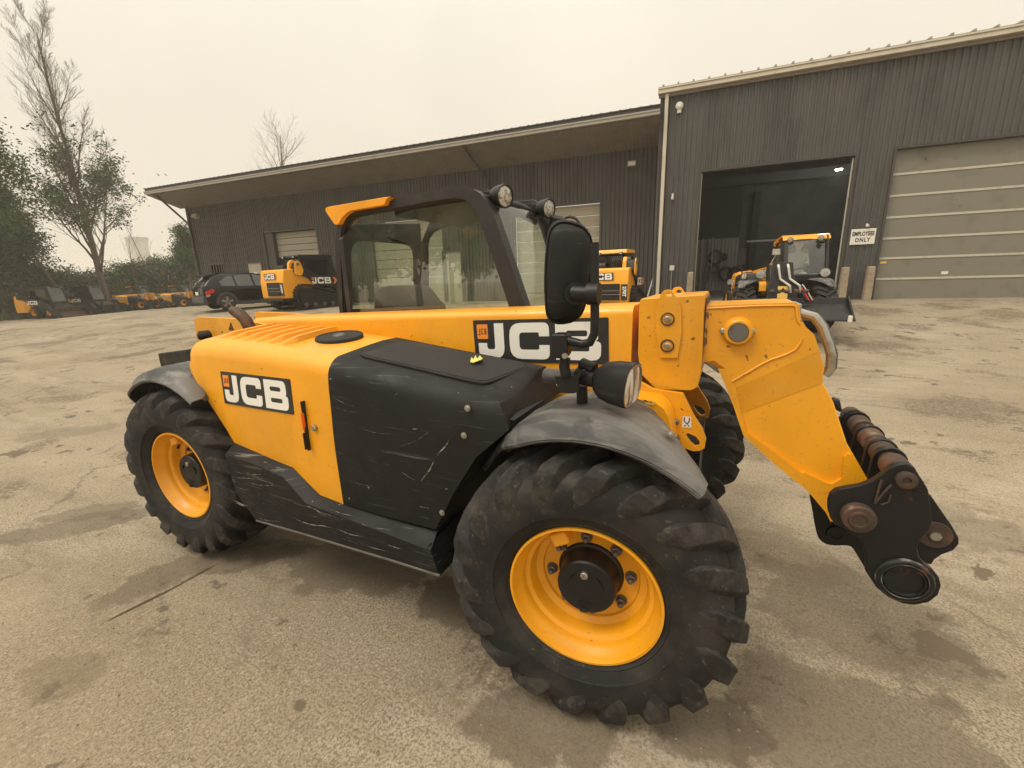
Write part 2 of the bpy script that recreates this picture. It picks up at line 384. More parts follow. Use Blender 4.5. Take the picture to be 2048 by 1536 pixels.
def make_wheel(loc, rz, mirror=False):
    w = bpy.data.objects.new('wheel', None); COL.objects.link(w); w.parent = T; w.location = loc; w.rotation_euler = (0,0,rz)
    if mirror: w.scale = (1,-1,1)
    return w
w0 = make_wheel((2.32,-.87,.497), R(5.3))
ty, lg = tyre_meshes()
tyre = ty.build('tyre', M_rub, w0, smooth=40)
lug = lg.build('tread_lugs', M_lug, w0, smooth=33, bevel=.005, seg=2)
rimo = MB().lathe([(.006,.254),(-.007,.253),(-.008,.245),(.004,.240),(.022,.236),(.034,.226),(.05,.221),(.062,.219),(.07,.206),(.082,.201),(.10,.199),(.112,.194),(.118,.180),(.122,.172),(.132,.168),(.136,.158),(.137,.02),(.16,.02),(.2,.19),(.28,.24),(.282,.252)], 64).build('rim', M_yel, w0, smooth=30)
hub = MB().lathe([(.14,.118),(.128,.112),(.124,.104),(.052,.099),(.046,.094),(.045,.0)], 40)
hub.obox((-.005,.044,-.085), (.012,0,0), (0,.004,0), (0,0,.008))
for a in (150, 270, 30):
    for da in (-14, 0, 14): hub.obox((.058*cos(R(a+da)), .043, .058*sin(R(a+da))), (.008*cos(R(a+da+90)),0,.008*sin(R(a+da+90))), (0,.003,0), (.002*cos(R(a+da)),0,.002*sin(R(a+da))))
hub = hub.build('hub', M_blk, w0, smooth=30)
MB().lathe([(.046,.0135),(.036,.0135),(.034,.011),(.034,.006),(.039,.005),(.039,.0)], 16, c=(-.004,0,.052)).build('hub_bolt', M_steel, hub)
nutm = None
for k in range(8):
    a = R(96-45*k); 
    if nutm is None:
        nb = MB().lathe([(.137,.021),(.131,.021),(.131,.0)], 16).lathe([(.131,.0165),(.117,.0165),(.115,.013),(.115,.0)], 6).lathe([(.115,.0085),(.102,.0085),(.1,.006),(.1,0)], 10)
        no = nb.build('wheel_nut', M_dsteel, w0, smooth=30); nutm = no
    else:
        no = nutm.copy(); COL.objects.link(no)
    no.location = (.140*cos(a), 0, .140*sin(a)); no.rotation_euler = (0, -k*.3, 0)
va = R(116); vb = MB()
vb.obox((.196*cos(va), .055, .196*sin(va)), (.031*-sin(va),0,.031*cos(va)), (0,.03,0), (.024*cos(va),0,.024*sin(va)))
vg = vb.build('valve_guard', M_yel, w0, bevel=.012, seg=3)
vv = MB().tube([(.165*cos(va),.05,.165*sin(va)),(.15*cos(va),.035,.15*sin(va))], .007, 8).build('valve', M_blk, w0)
def copy_wheel(loc, rz, mirror, spin):
    w = make_wheel(loc, rz, mirror); q = {}
    for c in [c for c in bpy.data.objects if c.parent == w0]:
        n = c.copy(); COL.objects.link(n); n.parent = w
        for g in [g for g in bpy.data.objects if g.parent == c]:
            d = g.copy(); COL.objects.link(d); d.parent = n
    w.rotation_euler = Matrix.Rotation(rz,3,'Z').to_euler() if not spin else (Matrix.Rotation(rz,3,'Z') @ Matrix.Rotation(spin,3,'Y')).to_euler()
    return w
copy_wheel((0,-.87,.503), R(2.4), False, R(7))
copy_wheel((2.32,.87,.497), R(5.3), True, R(-12))
copy_wheel((0,.87,.503), R(2.4), True, R(3))

# --- mudguards
def guard(name, cx, cz, y_out, y_in, a0, a1, lip, flip=1, mat=M_guard):
    secs_o = []; n = 26; th = .006
    for i in range(n+1):
        g = i/n; a = R(a0+(a1-a0)*g); fro = 1-sstep(0, .38, g); rear = sstep(.60, .97, g)
        yo = y_out+(y_in-y_out)*.5*rear; yi = y_in+(y_out-y_in)*(.72 if flip > 0 or True else 0)*fro
        if abs(yi-yo) < .11: yi = yo+.11*flip
        w1 = min(1, abs(yi-yo)/.3)
        rise = .018+.048*sstep(-.05, .28, g)*(1-sstep(.52, .9, g)); k = lip+rise
        if i == 0: yi = yo+.07*flip
        prof = [(yo,lip-.004*fro),(yo-.005*flip,lip+.006),(yo+.006*flip*w1,lip+.016),(yo+.03*flip*w1,lip+.016+(k-lip-.016)*.72),(yo+.09*flip*w1,k),((yo+yi)/2+.03*flip*w1,k+.004),(yi-.05*flip*w1,k-.002),(yi,k-.02)]
        prof = prof + [(y, r-th) for y, r in reversed(prof)]
        secs_o.append([(cx+r*cos(a), y, cz+r*sin(a)) for y, r in prof])
    return MB().loft(secs_o, caps=True, closed=True).build(name, mat, T, smooth=50)
guard('mudguard', 2.32, .50, -.885, -.46, 53, 149, .543)
guard('mudguard', 0, .505, -.895, -.5, 56, 166, .545)
guard('mudguard', 2.32, .50, .895, .46, 51, 149, .545, flip=-1)
guard('mudguard', 0, .505, .895, .5, 56, 166, .545, flip=-1)
gb = MB().lathe([(0,.016),(.006,.016),(.006,.009),(.011,.008),(.011,0)], 14, c=(2.552,-.78,1.062), axis=(.42,0,.9)).build('guard_bolt', M_steel, T)

# --- engine cover (right side pod)
def pod_sec(x, zi, zo, zb, ys=-.815, yb=-.82, yi=-.36, zbi=None, r=.085, crease=None):
    """section in y,z at x : from inner bottom over the top to outer bottom"""
    zbi = zb if zbi is None else zbi
    s = [(x, yi, zbi), (x, yi, zi-.02), (x, yi-.015, zi-.004)]
    for t in (0.25, .5, .75): s.append((x, yi-.03+(ys+r*1.1-yi+.03)*t, zi+(zo-zi)*t+.004*sin(pi*t)))
    yc, zc = ys+r, zo-r
    for k in range(7):
        a = R(90+90*k/6); s.append((x, yc+r*cos(a), zc+r*sin(a)))
    zm = max(zb+.02, min(.86, zc-.06)); 
    s.append((x, ys-.006, zm+(zc-zm)*.5)); s.append((x, ys-.012, zm)); s.append((x, yb, zb))
    return s
def fcover_sec():
    q = pod_sec(0, 1.2565, 1.2245, .5645, ys=-.815, yb=-.822, r=.09)[1:13]
    return [(y, z) for _, y, z in q] + [(-.818, 1.10), (-.820, 1.0355), (-.823, .96), (-.826, .907), (-.827, .82), (-.826, .738), (-.824, .65), (-.822, .5645)]
yl = [(.165,1.268,1.225,1.118),(.172,1.280,1.240,1.112),(.195,1.292,1.254,1.078),(.23,1.298,1.262,1.028),(.30,1.299,1.263,.926),(.387,1.298,1.262,.800),(.437,1.296,1.26,.732),(.60,1.291,1.256,.716),(.75,1.285,1.25,.701),(.897,1.276,1.243,.686),(.98,1.27,1.238,.629),(1.057,1.265,1.233,.578),(1.13,1.26,1.228,.571),(1.203,1.254,1.222,.563)]
cov = MB().loft([pod_sec(x, zi, zo, zb, ys=-.80-.012*sstep(.3,1.1,x) + (.03 if x < .168 else .012 if x < .18 else 0), yb=-.795-.025*sstep(.2,1.0,x)) for x, zi, zo, zb in yl]).build('engine_cover', M_yel, T, smooth=50)
# black front half: side outline leans back below the nose
bk = MB(); secs = []
prof_front = [(1.203,.563,0),(1.694,.544,0),(1.801,.738,0),(1.913,.907,0),(2.058,1.037,0)]
def bx(z):  # front limit of the side at height z
    pts = [(.50,1.672),(.544,1.694),(.738,1.801),(.907,1.913),(1.037,2.058),(1.08,2.025),(1.144,1.962),(1.30,1.90)]
    for (z0,x0),(z1,x1) in zip(pts, pts[1:]):
        if z <= z1: return x0+(x1-x0)*(z-z0)/(z1-z0)
    return pts[-1][1]
FS = fcover_sec()
def blk_pt(i, t):
    y, z = FS[i]; x0 = 1.2045
    z2 = z - .098*t*sstep(.98, 1.15, z)
    xf = bx(z2)
    if i < 12: xf = 1.962 + (.038)*sstep(-.72,-.40,y) + max(0, (1.144-z2))*0.75*(1 if i > 5 else 0)
    return (x0+(xf-x0)*t, y-.004*sin(pi*t), z2)
bk.loft([[blk_pt(i, t/12) for i in range(len(FS))] for t in range(13)], caps=False)
end = [blk_pt(i, 1.0) for i in range(14)]           # inner top ... outer lower corner of the nose facet
fin = (2.066, -.372, 1.046)
ring_ = end + [fin]; cen = Vector((0,0,0))
for p in ring_: cen += Vector(p)/len(ring_)
bk.add(ring_+[tuple(cen)], [(i, (i+1) % len(ring_), len(ring_)) for i in range(len(ring_))])
low = [blk_pt(i, 1.0) for i in range(13, len(FS))]
bk.add(low+[(p[0]-.01, -.40, p[2]-.0) for p in low], [(i, i+1, len(low)+i+1, len(low)+i) for i in range(len(low)-1)])
blackcov = bk.build('front_cover', M_pod, T, smooth=50)
# recessed dark wheel-arch liner behind the black cover
MB().prism([(1.62,.40),(1.70,.55),(1.80,.74),(1.905,.90),(1.99,1.0),(2.05,1.05),(1.9,1.06),(1.5,.9),(1.5,.4)], XZ, -.79, -.38).build('arch_liner', M_seal, T)
# anti-slip panel on the sloping top
tz = lambda x: 1.258-.098*((x-1.2045)/(1.98-1.2045))**1.0
tp = [(1.27,-.695),(1.27,-.44),(1.33,-.405),(1.93,-.405),(1.955,-.44),(1.90,-.70),(1.86,-.715),(1.31,-.715)]
def slopef(off): return lambda a, b, d: (a, b, tz(a) - .052*(-.36-b)/.36*.55 + off + d)
MB().prism(rounded(tp, .02), slopef(.001), -.012, .004).build('panel_border', M_pod, T, smooth=0, bevel=.003)
MB().prism(rounded([(x+(1.6-x)*.045, y+(-.56-y)*.09) for x, y in tp], .02), slopef(.0035), -.006, .003).build('anti_slip_mat', M_grip, T, smooth=0)
for px in [(1.887,1.085),(1.866,0.982),(1.745,0.649)]:
    MB().lathe([(0,.012),(.003,.012),(.004,.008),(.008,.0075),(.009,.005),(.009,0)], 14, c=(px[0],-.825,px[1]), axis=(0,-1,0)).build('cover_bolt', M_steel, T)
# louvres
for k in range(6):
    x = .33+.098*k; L = MB(); s = []
    for y, e in ((-.712,.15),(-.69,.75),(-.64,1),(-.46,1),(-.41,.75),(-.385,.15)):
        z = 1.262+(y+.72)*.1 - .018*(x-.3)*.9
        s.append([(x-.075*e-.01,y,z-.012),(x-.06*e,y,z+.003*e),(x+.005*e,y,z+.024*e),(x+.018*e,y,z+.022*e),(x+.024*e,y,z-.012)])
    L.loft(s, closed=True).build('louvre', M_yel, T, smooth=60)
# round vent
vc = [(0.976,-0.524)][0]
MB().lathe([(-.02,.112),(.0,.112),(.004,.108),(.004,.098),(.001,.096),(.003,.06),(.004,.0)], 40, c=(vc[0],vc[1],1.272), axis=(.04,-.1,1)).build('air_vent', M_grip, T)
MB().lathe([(.004,.032),(.009,.026),(.009,0)], 20, c=(vc[0],vc[1],1.272), axis=(.04,-.1,1)).build('vent_cap', M_guard, T)
# exhaust
ex = [(0.131,1.278),(0.127,1.298),(0.116,1.328),(0.087,1.357),(0.050,1.377),(0.019,1.386)]
MB().tube([(x, -.42+.0*i, z-.03) for i, (x, z) in enumerate(ex)][:1] + [(x, -.42-.004*i, z) for i, (x, z) in enumerate(ex)], [.040,.036,.034,.034,.034,.033,.024], 14).build('exhaust_pipe', M_pipe, T)
# latch and lock
lt = [(1.040,0.958),(1.082,0.961),(1.059,0.807),(1.048,0.800),(1.012,0.801)]
lx0, lz0 = [(1.040,1.029)][0]; lx1, lz1 = [(1.051,0.803)][0]
MB().prism(rounded([(lx0,lz1),(lx1-.004,lz1-.004),(lx1-.006,lz0-.004),(lx0,lz0)], .008), XZ, -.838, -.80).build('latch_recess', M_seal, T)
MB().box(lx0+.006, lx1-.012, -.846, -.83, lz1+.095, lz1+.175).build('latch_pull', M_amber, T, bevel=.003)
MB().box(lx0+.008, lx1-.010, -.852, -.83, lz1+.006, lz1+.085).build('latch_handle', M_blk, T, bevel=.006)
lk = [(1.095,0.912)][0]
MB().lathe([(0,.014),(.010,.014),(.013,.009),(.012,.0)], 16, c=(lk[0],-.824,lk[1]), axis=(0,-1,0)).build('lock', M_steel, T)
# dent panel below the latch
# logo on the cover
logo(T, (.447,-.814,.955), (1,-.012,0), (0,.045,1), .162, w=3.19)
# skirt
top_in = [(.438,.730),(.600,.714),(.897,.682),(1.057,.574),(1.199,.560),(1.699,.545)]
out_u = [(0.465,0.705),(0.690,0.691),(0.894,0.659),(1.020,0.556),(1.291,0.535),(1.711,0.502)]
out_l = [(0.624,0.370),(0.946,0.382),(1.268,0.390),(1.495,0.396),(1.730,0.398)]
sk = MB()
A = [(x,-.872,z) for x, z in out_u]; Bq = [(x,-.80,z+.008) for x, z in top_in]
A2 = [(x,-.868,z-.004) for x, z in out_u]
sk.add(A+Bq, [(i,i+1,len(A)+i+1,len(A)+i) for i in range(len(A)-1)])
ol = [(x,-.872,z) for x, z in out_l]
side = [p for p in A] + [(ol[-1][0]+.012,-.868,ol[-1][2]-.002)] + list(reversed(ol)) + [(A[0][0]+.03,-.872,.5)]
N = len(side); tri = tessellate_polygon([[Vector((p[0],p[2],0)) for p in side]])
sk.add(side, [tuple(t) for t in tri])
inn = [(p[0],-.55,p[2]) for p in side]
sk.add(side+inn, [(i,(i+1)%N,N+(i+1)%N,N+i) for i in range(N) if i >= len(A)-1])
sk.build('side_skirt', M_skirt, T, smooth=30)
MB().tube([(x,-.868,z+.002) for x, z in out_l]+[(ol[-1][0]+.01,-.866,ol[-1][2]-.002)], .0075, 8).build('skirt_edge', M_dsteel, T)
MB().loft([[(1.68,-.87,.50),(1.70,-.86,.52),(1.73,-.80,.46),(1.72,-.80,.40)],[(1.66,-.60,.50),(1.72,-.60,.55),(1.75,-.60,.50),(1.72,-.60,.38)]], closed=True).build('skirt_end', M_pod, T)
def scratches(name, lines, y):
    m = MB()
    for (a, b, w_) in lines:
        n = 6; d = Vector((b[0]-a[0], b[1]-a[1])); L = d.length; nn = Vector((-d.y, d.x))/max(L,1e-6); up = []; dn = []
        for i in range(n+1):
            t = i/n; q = Vector(a)+d*t+nn*(L*.02*sin(t*7+L*9)); ww = .75*w_*(sin(pi*min(1,t*1.15+.03))**.6)*(.6+.4*((i*37)%5)/4)
            up.append((q.x+nn.x*ww, y, q.y+nn.y*ww)); dn.append((q.x-nn.x*ww, y, q.y-nn.y*ww))
        m.add(up+dn, [(i, i+1, n+2+i, n+1+i) for i in range(n)])
    return stuff(m.build(name, M_scr, T, smooth=0, fix=False))
M_scr = Mat('scratched_plastic', (.25,.235,.21), .8).spots((.025,.024,.022), 45, .44, .58, .9, detail=5).m
L_ = [(0.470,0.597),(0.953,0.615),(0.592,0.629),(0.809,0.654),(0.533,0.625),(0.590,0.622),(0.603,0.582),(0.900,0.604),(0.467,0.449),(0.603,0.444),(0.623,0.392),(0.865,0.413),(0.942,0.451),(1.205,0.467),(1.034,0.542),(1.237,0.524),(1.176,0.558),(1.342,0.561),(1.205,0.467),(1.387,0.470),(1.490,0.467),(1.586,0.474),(0.935,0.536),(1.146,0.554),(0.506,0.533),(0.634,0.538),(1.352,0.532),(1.397,0.534),(0.479,0.438),(0.587,0.438)]
scratches('scratch_marks', [(L_[2*i], L_[2*i+1], (.0022,.0022,.0018,.0022,.006,.0018,.004,.006,.0025,.003,.003,.0016,.0016,.002,.004)[i]) for i in range(15)], -.8735)
L_ = [(1.662,0.766),(1.745,0.885),(1.745,0.885),(1.823,0.980),(1.635,0.976),(1.676,0.986),(1.570,0.893),(1.754,0.993),(1.230,1.062),(1.377,1.031),(1.223,1.023),(1.389,1.008),(1.636,0.653),(1.698,0.660),(1.398,0.812),(1.549,0.795),(1.549,0.795),(1.647,0.759),(1.561,1.093),(1.587,1.119),(1.187,0.822),(1.267,0.817),(1.770,0.755),(1.784,0.761),(1.364,0.943),(1.585,0.940),(1.269,0.691),(1.435,0.696)]
scratches('scratch_marks', [(L_[2*i], L_[2*i+1], (.004,.0035,.003,.0010,.0012,.0012,.002,.0009,.0011,.0012,.001,.003,.0007,.0008)[i]) for i in range(14)], -.8305)
# --- chassis and rear
ch = MB().box(-.35,2.55,-.30,.12,.42,.72).box(1.75,2.62,-.28,.10,.5,.86).box(-.25,.30,-.33,.36,.6,1.10)
ch.build('chassis', M_blk_worn, T)
MB().box(2.22,2.42,-.62,.62,.42,.58).box(-.1,.1,-.62,.62,.42,.58).build('axle', M_blk_worn, T)
# yellow tower plate at the rear carrying the boom pivot
tw = [(-0.576,1.310),(-0.548,1.329),(-0.509,1.334),(-0.112,1.327),(0.213,1.291),(0.178,1.148),(-0.187,1.133),(-0.593,1.166)]
MB().prism(tw, XZ, -.345, -.325).build('rear_plate', M_yel_worn, T, bevel=.004)
MB().prism([(x+.0,z) for x, z in tw], XZ, .08, .10).build('rear_plate', M_yel_worn, T, bevel=.004)
MB().prism([(-.02,.8),(.7,.8),(.7,1.2),(-.02,1.25)], XZ, -.32, .08).build('rear_box', M_yel_worn, T)
pp = [(-0.457,1.211)][0]
MB().lathe([(0,.035),(.08,.035),(.08,.02),(.09,.02),(.09,0)], 16, c=(pp[0]+.03,-.32,pp[1]), axis=(-.3,-1,0)).build('pivot_pin', M_blk, T)
MB().prism([(-0.203,1.252),(-0.169,1.302),(-0.150,1.253)], XZ, -.349, -.344).build('plate_slot', M_rust, T)
rb = [(-0.522,1.129),(-0.199,1.168),(-0.131,1.038),(-0.519,1.019)]
MB().prism(rb, XZ, -.62, -.40).build('rear_light_box', M_blk_worn, T, bevel=.008)
# --- boom
def bz(x): return 1.398+.0325*(x-2.3)      # top edge of the outer boom
yo, yi2 = -.275, .045
def boom_sec(x, top=0, hgt=.30, g=0):
    zt = bz(x)+top; y0, y1 = yo-g, yi2+g; r = .035
    q = [(x,y0,zt-hgt),(x,y0,zt-r)] + [(x,y0+r-r*cos(R(a)),zt-r+r*sin(R(a))) for a in (22,45,68)] + [(x,y0+r,zt),(x,y1-r,zt)] + [(x,y1-r+r*sin(R(a)),zt-r+r*cos(R(a))) for a in (22,45,68)] + [(x,y1,zt-r),(x,y1,zt-hgt)]
    return q
boom = MB().loft([boom_sec(x) for x in (-.05,.4,1.0,1.6,2.0,2.335)], closed=True).build('boom', M_yel, T, smooth=40)
# boom end collar with hanging side plates
cl = MB()
c_out = [(2.361,1.382),(2.363,1.422),(2.371,1.429),(2.592,1.442),(2.598,1.434),(2.596,1.383),(2.602,1.205),(2.602,1.149),(2.593,1.090),(2.570,1.074),(2.438,1.067),(2.378,1.128),(2.363,1.213)]
cl.prism(c_out, XZ, -.288, .058)
cl.build('boom_collar', M_yel_worn, T, bevel=.010, seg=3)
pad = [(2.364,1.194),(2.364,1.234),(2.361,1.273),(2.377,1.130),(2.443,1.077),(2.561,1.085),(2.582,1.101),(2.589,1.150),(2.596,1.216),(2.588,1.384)]
eye = [(2.425,1.386),(2.431,1.404),(2.440,1.444),(2.452,1.459),(2.466,1.462),(2.479,1.459),(2.491,1.443),(2.500,1.429),(2.513,1.404),(2.517,1.384),(2.524,1.307),(2.515,1.203),(2.452,1.200),(2.429,1.304)]
hol = [(2.460,1.438),(2.464,1.448),(2.471,1.450),(2.479,1.447),(2.483,1.438),(2.478,1.434),(2.467,1.434)]
MB().prism([eye, hol], XZ, -.297, -.288).build('lifting_eye', M_yel_worn, T, bevel=.003)
MB().prism([eye, hol], XZ, .058, .073).build('lifting_eye', M_yel_worn, T, bevel=.003)
for q in [(2.471,1.351),(2.475,1.249)]:
    MB().lathe([(.001,.0255),(.004,.0255),(.004,.021),(-.004,.019)], 22, c=(q[0],-.297,q[1]), axis=(0,-1,0)).build('bolt_recess', M_rust, T)
    MB().lathe([(.0,.013),(.006,.013),(.008,.009),(.013,.009),(.013,0)], 6, c=(q[0],-.296,q[1]), axis=(0,-1,0)).build('collar_bolt', M_steel, T)
cz = [(2.603,1.427),(2.619,1.206)]
MB().box(c_out[4][0]-.01, c_out[4][0]+.004, -.265, .03, cz[1][1], cz[0][1]).build('collar_mouth', M_rust, T)
# boom logo
logo(T, (1.600,-.277,1.137), (1,0,.0325), (-.0325,0,1), .1955, w=3.30)
# --- boom nose
yn, yb_, yf = -.262, -.246, .03
NO = [(2.594,1.398),(2.881,1.410),(2.892,1.402),(2.898,1.373),(2.905,1.352),(2.920,1.327),(2.947,1.301),(2.963,1.261),(2.986,1.208),(2.994,1.176),(2.988,1.136),(3.005,1.113),(3.033,1.062),(3.089,0.918),(3.162,0.797),(3.177,0.719),(3.135,0.622),(3.074,0.616),(3.056,0.648),(2.990,0.724),(2.883,0.805),(2.765,0.909),(2.725,1.013),(2.686,1.105),(2.658,1.162),(2.604,1.185)]
MB().prism(NO, XZ, yb_, yf).build('boom_nose', M_yel, T, bevel=.006)
nz = MB()
UPP = [(2.594,1.398),(2.881,1.410),(2.892,1.402),(2.898,1.373),(2.905,1.352),(2.920,1.327),(2.947,1.301),(2.963,1.261),(2.968,1.246),(2.725,1.096),(2.717,1.108),(2.681,1.165),(2.642,1.193),(2.604,1.185)]
def pl(z1): return lambda a, b, d: (a, d, b)
nz.prism(UPP, XZ, yn, yb_-.001)
# sloping facet between the fold lines
fa = [(2.725,1.096),(2.968,1.246)]; fb = [(2.749,0.992),(2.994,1.132)]
q = [(fa[0][0],yn,fa[0][1]),(fa[1][0],yn,fa[1][1]),(fb[1][0],yb_-.0015,fb[1][1]),(fb[0][0],yb_-.0015,fb[0][1])]
nz.add(q, [(0,1,2,3)])
nz.add([q[1],q[2],(fa[1][0]-.002,yb_,fa[1][1])], [(0,1,2)])
FL = [(2.658,1.162),(2.682,1.165),(2.724,1.096),(2.750,0.998),(2.776,0.923),(2.894,0.841),(2.966,0.789),(2.975,0.794),(3.046,0.764),(3.061,0.763),(3.086,0.789),(3.084,0.872),(3.093,0.886),(3.102,0.883),(3.162,0.797),(3.177,0.719),(3.135,0.622),(3.074,0.616),(3.056,0.648),(2.990,0.724),(2.883,0.805),(2.765,0.909),(2.725,1.013),(2.686,1.105)]
nz.prism(FL, XZ, yn, yb_-.001)
nz.build('nose_side_plate', M_yel_worn, T, smooth=12)
bp = [(2.595,1.394),(2.607,1.386),(2.613,1.363),(2.609,1.343),(2.615,1.318),(2.610,1.289),(2.614,1.264),(2.610,1.230),(2.605,1.221)]
MB().prism(bp, XZ, yn-.0012, yn+.002).build('bare_patch', M_chip, T, smooth=0)
MB().tube([(x,yn-.001,z) for x, z in [(2.710,1.118),(2.750,1.149),(2.797,1.187),(2.830,1.209),(2.869,1.227),(2.897,1.246),(2.909,1.270),(2.912,1.288)]], .0045, 6).build('weld_seam', M_yel, T)
MB().tube([(x,yn-.001,z) for x, z in [(2.602,1.389),(2.657,1.392),(2.757,1.398),(2.874,1.400),(2.883,1.395),(2.889,1.362),(2.898,1.339)]], .004, 6).build('weld_seam', M_yel_worn, T)
np_ = [(2.714,1.306)][0]
MB().lathe([(0,.054),(.012,.051),(.018,.046),(.030,.045),(.033,.041),(.033,.034)], 32, c=(np_[0],yn,np_[1]), axis=(0,-1,0)).build('pin_boss', M_yel_worn, T)
MB().lathe([(.02,.034),(.037,.032),(.037,.0)], 28, c=(np_[0],yn,np_[1]), axis=(0,-1,0)).build('nose_pin', M_dsteel, T)
for q in [(2.664,1.308),(2.757,1.310)]:
    MB().lathe([(0,.012),(.012,.012),(.014,.008),(.020,.007),(.020,0)], 6, c=(q[0],yn-.004,q[1]), axis=(0,-1,0)).build('pin_bolt', M_steel, T)
for k, yy in enumerate((-.17,-.13,-.07)):
    hp = [(2.893,1.374),(2.914,1.366),(2.952,1.355),(2.979,1.320),(3.006,1.257),(3.020,1.217),(3.023,1.169),(3.010,1.143)]
    MB().tube([(x+.012*k, yy, z-.006*k) for x, z in hp], .016 if k != 1 else .013, 10).build('hydraulic_pipe', (M_steel, M_seal, M_dsteel)[k], T)
MB().box(hp[1][0]-.03, hp[1][0]-.005, -.20, -.04, hp[1][1]-.03, hp[1][1]+.035).build('pipe_clamp', M_steel, T, bevel=.003)
hw = [(3.051,1.032),(3.065,1.029),(3.083,1.000),(3.069,0.999)]
MB().tube([(x,-.12,z) for x, z in hw[:3]], [.02,.018,.006], 8).build('wire_stub', M_blk, T)
# --- chassis front plate and arm rib
FPp = [(2.260,1.124),(2.359,1.120),(2.435,1.080),(2.545,1.072),(2.588,0.989),(2.622,0.940),(2.638,0.899),(2.635,0.863),(2.619,0.850),(2.594,0.845),(2.564,0.852),(2.527,0.821),(2.481,0.813),(2.377,0.797),(1.987,0.735),(1.990,1.010),(2.111,1.052)]
FPh = [(2.563,0.909),(2.573,0.916),(2.601,0.907),(2.616,0.889),(2.616,0.871),(2.602,0.865),(2.585,0.877)]
MB().prism([FPp, FPh], XZ, -.332, -.312).build('front_plate', M_yel_worn, T, bevel=.004)
MB().prism([FPp, FPh], XZ, .08, .10).build('front_plate', M_yel_worn, T, bevel=.004)
ri_o = [(2.341,1.070),(2.373,1.072),(2.462,1.068),(2.494,1.048),(2.514,1.017),(2.522,0.984),(2.530,0.937),(2.537,0.869)]
ri_i = [(2.341,1.049),(2.371,1.044),(2.417,1.026),(2.440,1.001),(2.457,0.976),(2.465,0.946),(2.469,0.922),(2.475,0.859)]
MB().prism(ri_o+list(reversed(ri_i)), XZ, -.47, -.333).build('axle_arch', M_yel, T, bevel=.02, seg=3)
st_ = [(2.352,1.077),(2.467,1.071),(2.460,1.056),(2.351,1.063)]
rp = MB().tube([(x,-.44,z) for x, z in [(2.347,1.066),(2.404,1.066),(2.460,1.060)]], .01, 6)
stk = MB().add([(p[0],-.474,p[1]) for p in st_], [(0,1,2,3)]).build('warning_sticker', M_sticker, T, fix=False)
sk2 = MB()
for l in [(2.378,1.076),(2.399,1.075),(2.399,1.075),(2.396,1.068),(2.382,1.068),(2.396,1.068),(2.378,1.076),(2.382,1.068),(2.425,1.074),(2.440,1.068),(2.423,1.068),(2.435,1.072),(2.446,1.070),(2.452,1.066)], :
    for i in range(0, len(l), 2): sk2.tube([(l[i][0],-.4745,l[i][1]),(l[i+1][0],-.4745,l[i+1][1])], .0016, 4)
sk2.build('sticker_print', M_text, stk)
sk2 = MB()
for a, b in (((1150,655),(1210,668)),((1205,668),(1220,690)),((1150,672),(1210,690)),((1290,672),(1340,700)),((1300,690),(1330,680))):
    pass
s2 = [(2.550,0.984),(2.580,0.984),(2.584,0.940),(2.550,0.938)]
s2b = MB().add([(p[0],-.3345,p[1]) for p in s2], [(0,1,2,3)]).build('small_sticker', M_white, T, fix=False)
pr_ = MB(); l = [(2.557,0.980),(2.556,0.965),(2.556,0.965),(2.568,0.954),(2.568,0.954),(2.575,0.968),(2.575,0.968),(2.574,0.980),(2.562,0.950),(2.559,0.943),(2.570,0.951),(2.575,0.945)]
for i in range(0, len(l), 2): pr_.tube([(l[i][0],-.335,l[i][1]),(l[i+1][0],-.335,l[i+1][1])], .002, 4)
pr_.build('sticker_print', M_text, s2b)
for q in [(2.528,0.958),(2.535,0.894)]:
    MB().lathe([(0,.012),(.008,.012),(.012,.007),(.012,0)], 6, c=(q[0],-.333,q[1]), axis=(0,-1,0)).build('plate_bolt', M_dsteel, T)
# --- carriage
def prox(src): return src
NP = [(3.024,0.766),(3.027,0.791),(3.039,0.810),(3.062,0.822),(3.099,0.838),(3.127,0.859),(3.146,0.883),(3.164,0.912),(3.180,0.925),(3.205,0.931),(3.222,0.922),(3.238,0.897),(3.251,0.878),(3.264,0.855),(3.279,0.798),(3.288,0.754),(3.287,0.728),(3.277,0.702),(3.270,0.682),(3.268,0.655),(3.275,0.630),(3.291,0.608),(3.315,0.591),(3.333,0.569),(3.342,0.542),(3.340,0.508),(3.322,0.474),(3.292,0.454),(3.259,0.449),(3.223,0.460),(3.188,0.486),(3.169,0.514),(3.154,0.536),(3.150,0.577),(3.139,0.619),(3.122,0.648),(3.093,0.668),(3.055,0.684),(3.038,0.705),(3.027,0.736)]
def sub_plate(y0, y1, dx=0, dz=0, name='carriage_plate', poly=None):
    return MB().prism([(x+dx, z+dz) for x, z in (poly or NP)], XZ, y0, y1).build(name, M_blk_worn, T, bevel=.004)
sub_plate(-.42, -.395)
LK = [(3.078,0.493),(3.094,0.424),(3.113,0.361),(3.142,0.339),(3.180,0.342),(3.231,0.360),(3.257,0.319),(3.296,0.257),(3.344,0.198),(3.359,0.239),(3.326,0.480),(3.182,0.587),(3.056,0.568)]
sub_plate(.06, .082, poly=rounded(LK, .03), name='link_plate')
RP = [(3.282,0.772),(3.384,0.714),(3.421,0.661),(3.457,0.610),(3.482,0.567),(3.486,0.544),(3.476,0.516),(3.447,0.489),(3.432,0.466),(3.427,0.442),(3.400,0.437),(3.370,0.519),(3.344,0.638)]
sub_plate(-.12, -.095, poly=RP, name='link_plate')
pt = [(3.209,0.877),(3.107,0.727),(3.251,0.535)]
ringpts = [(x,z) for x, z in pt]
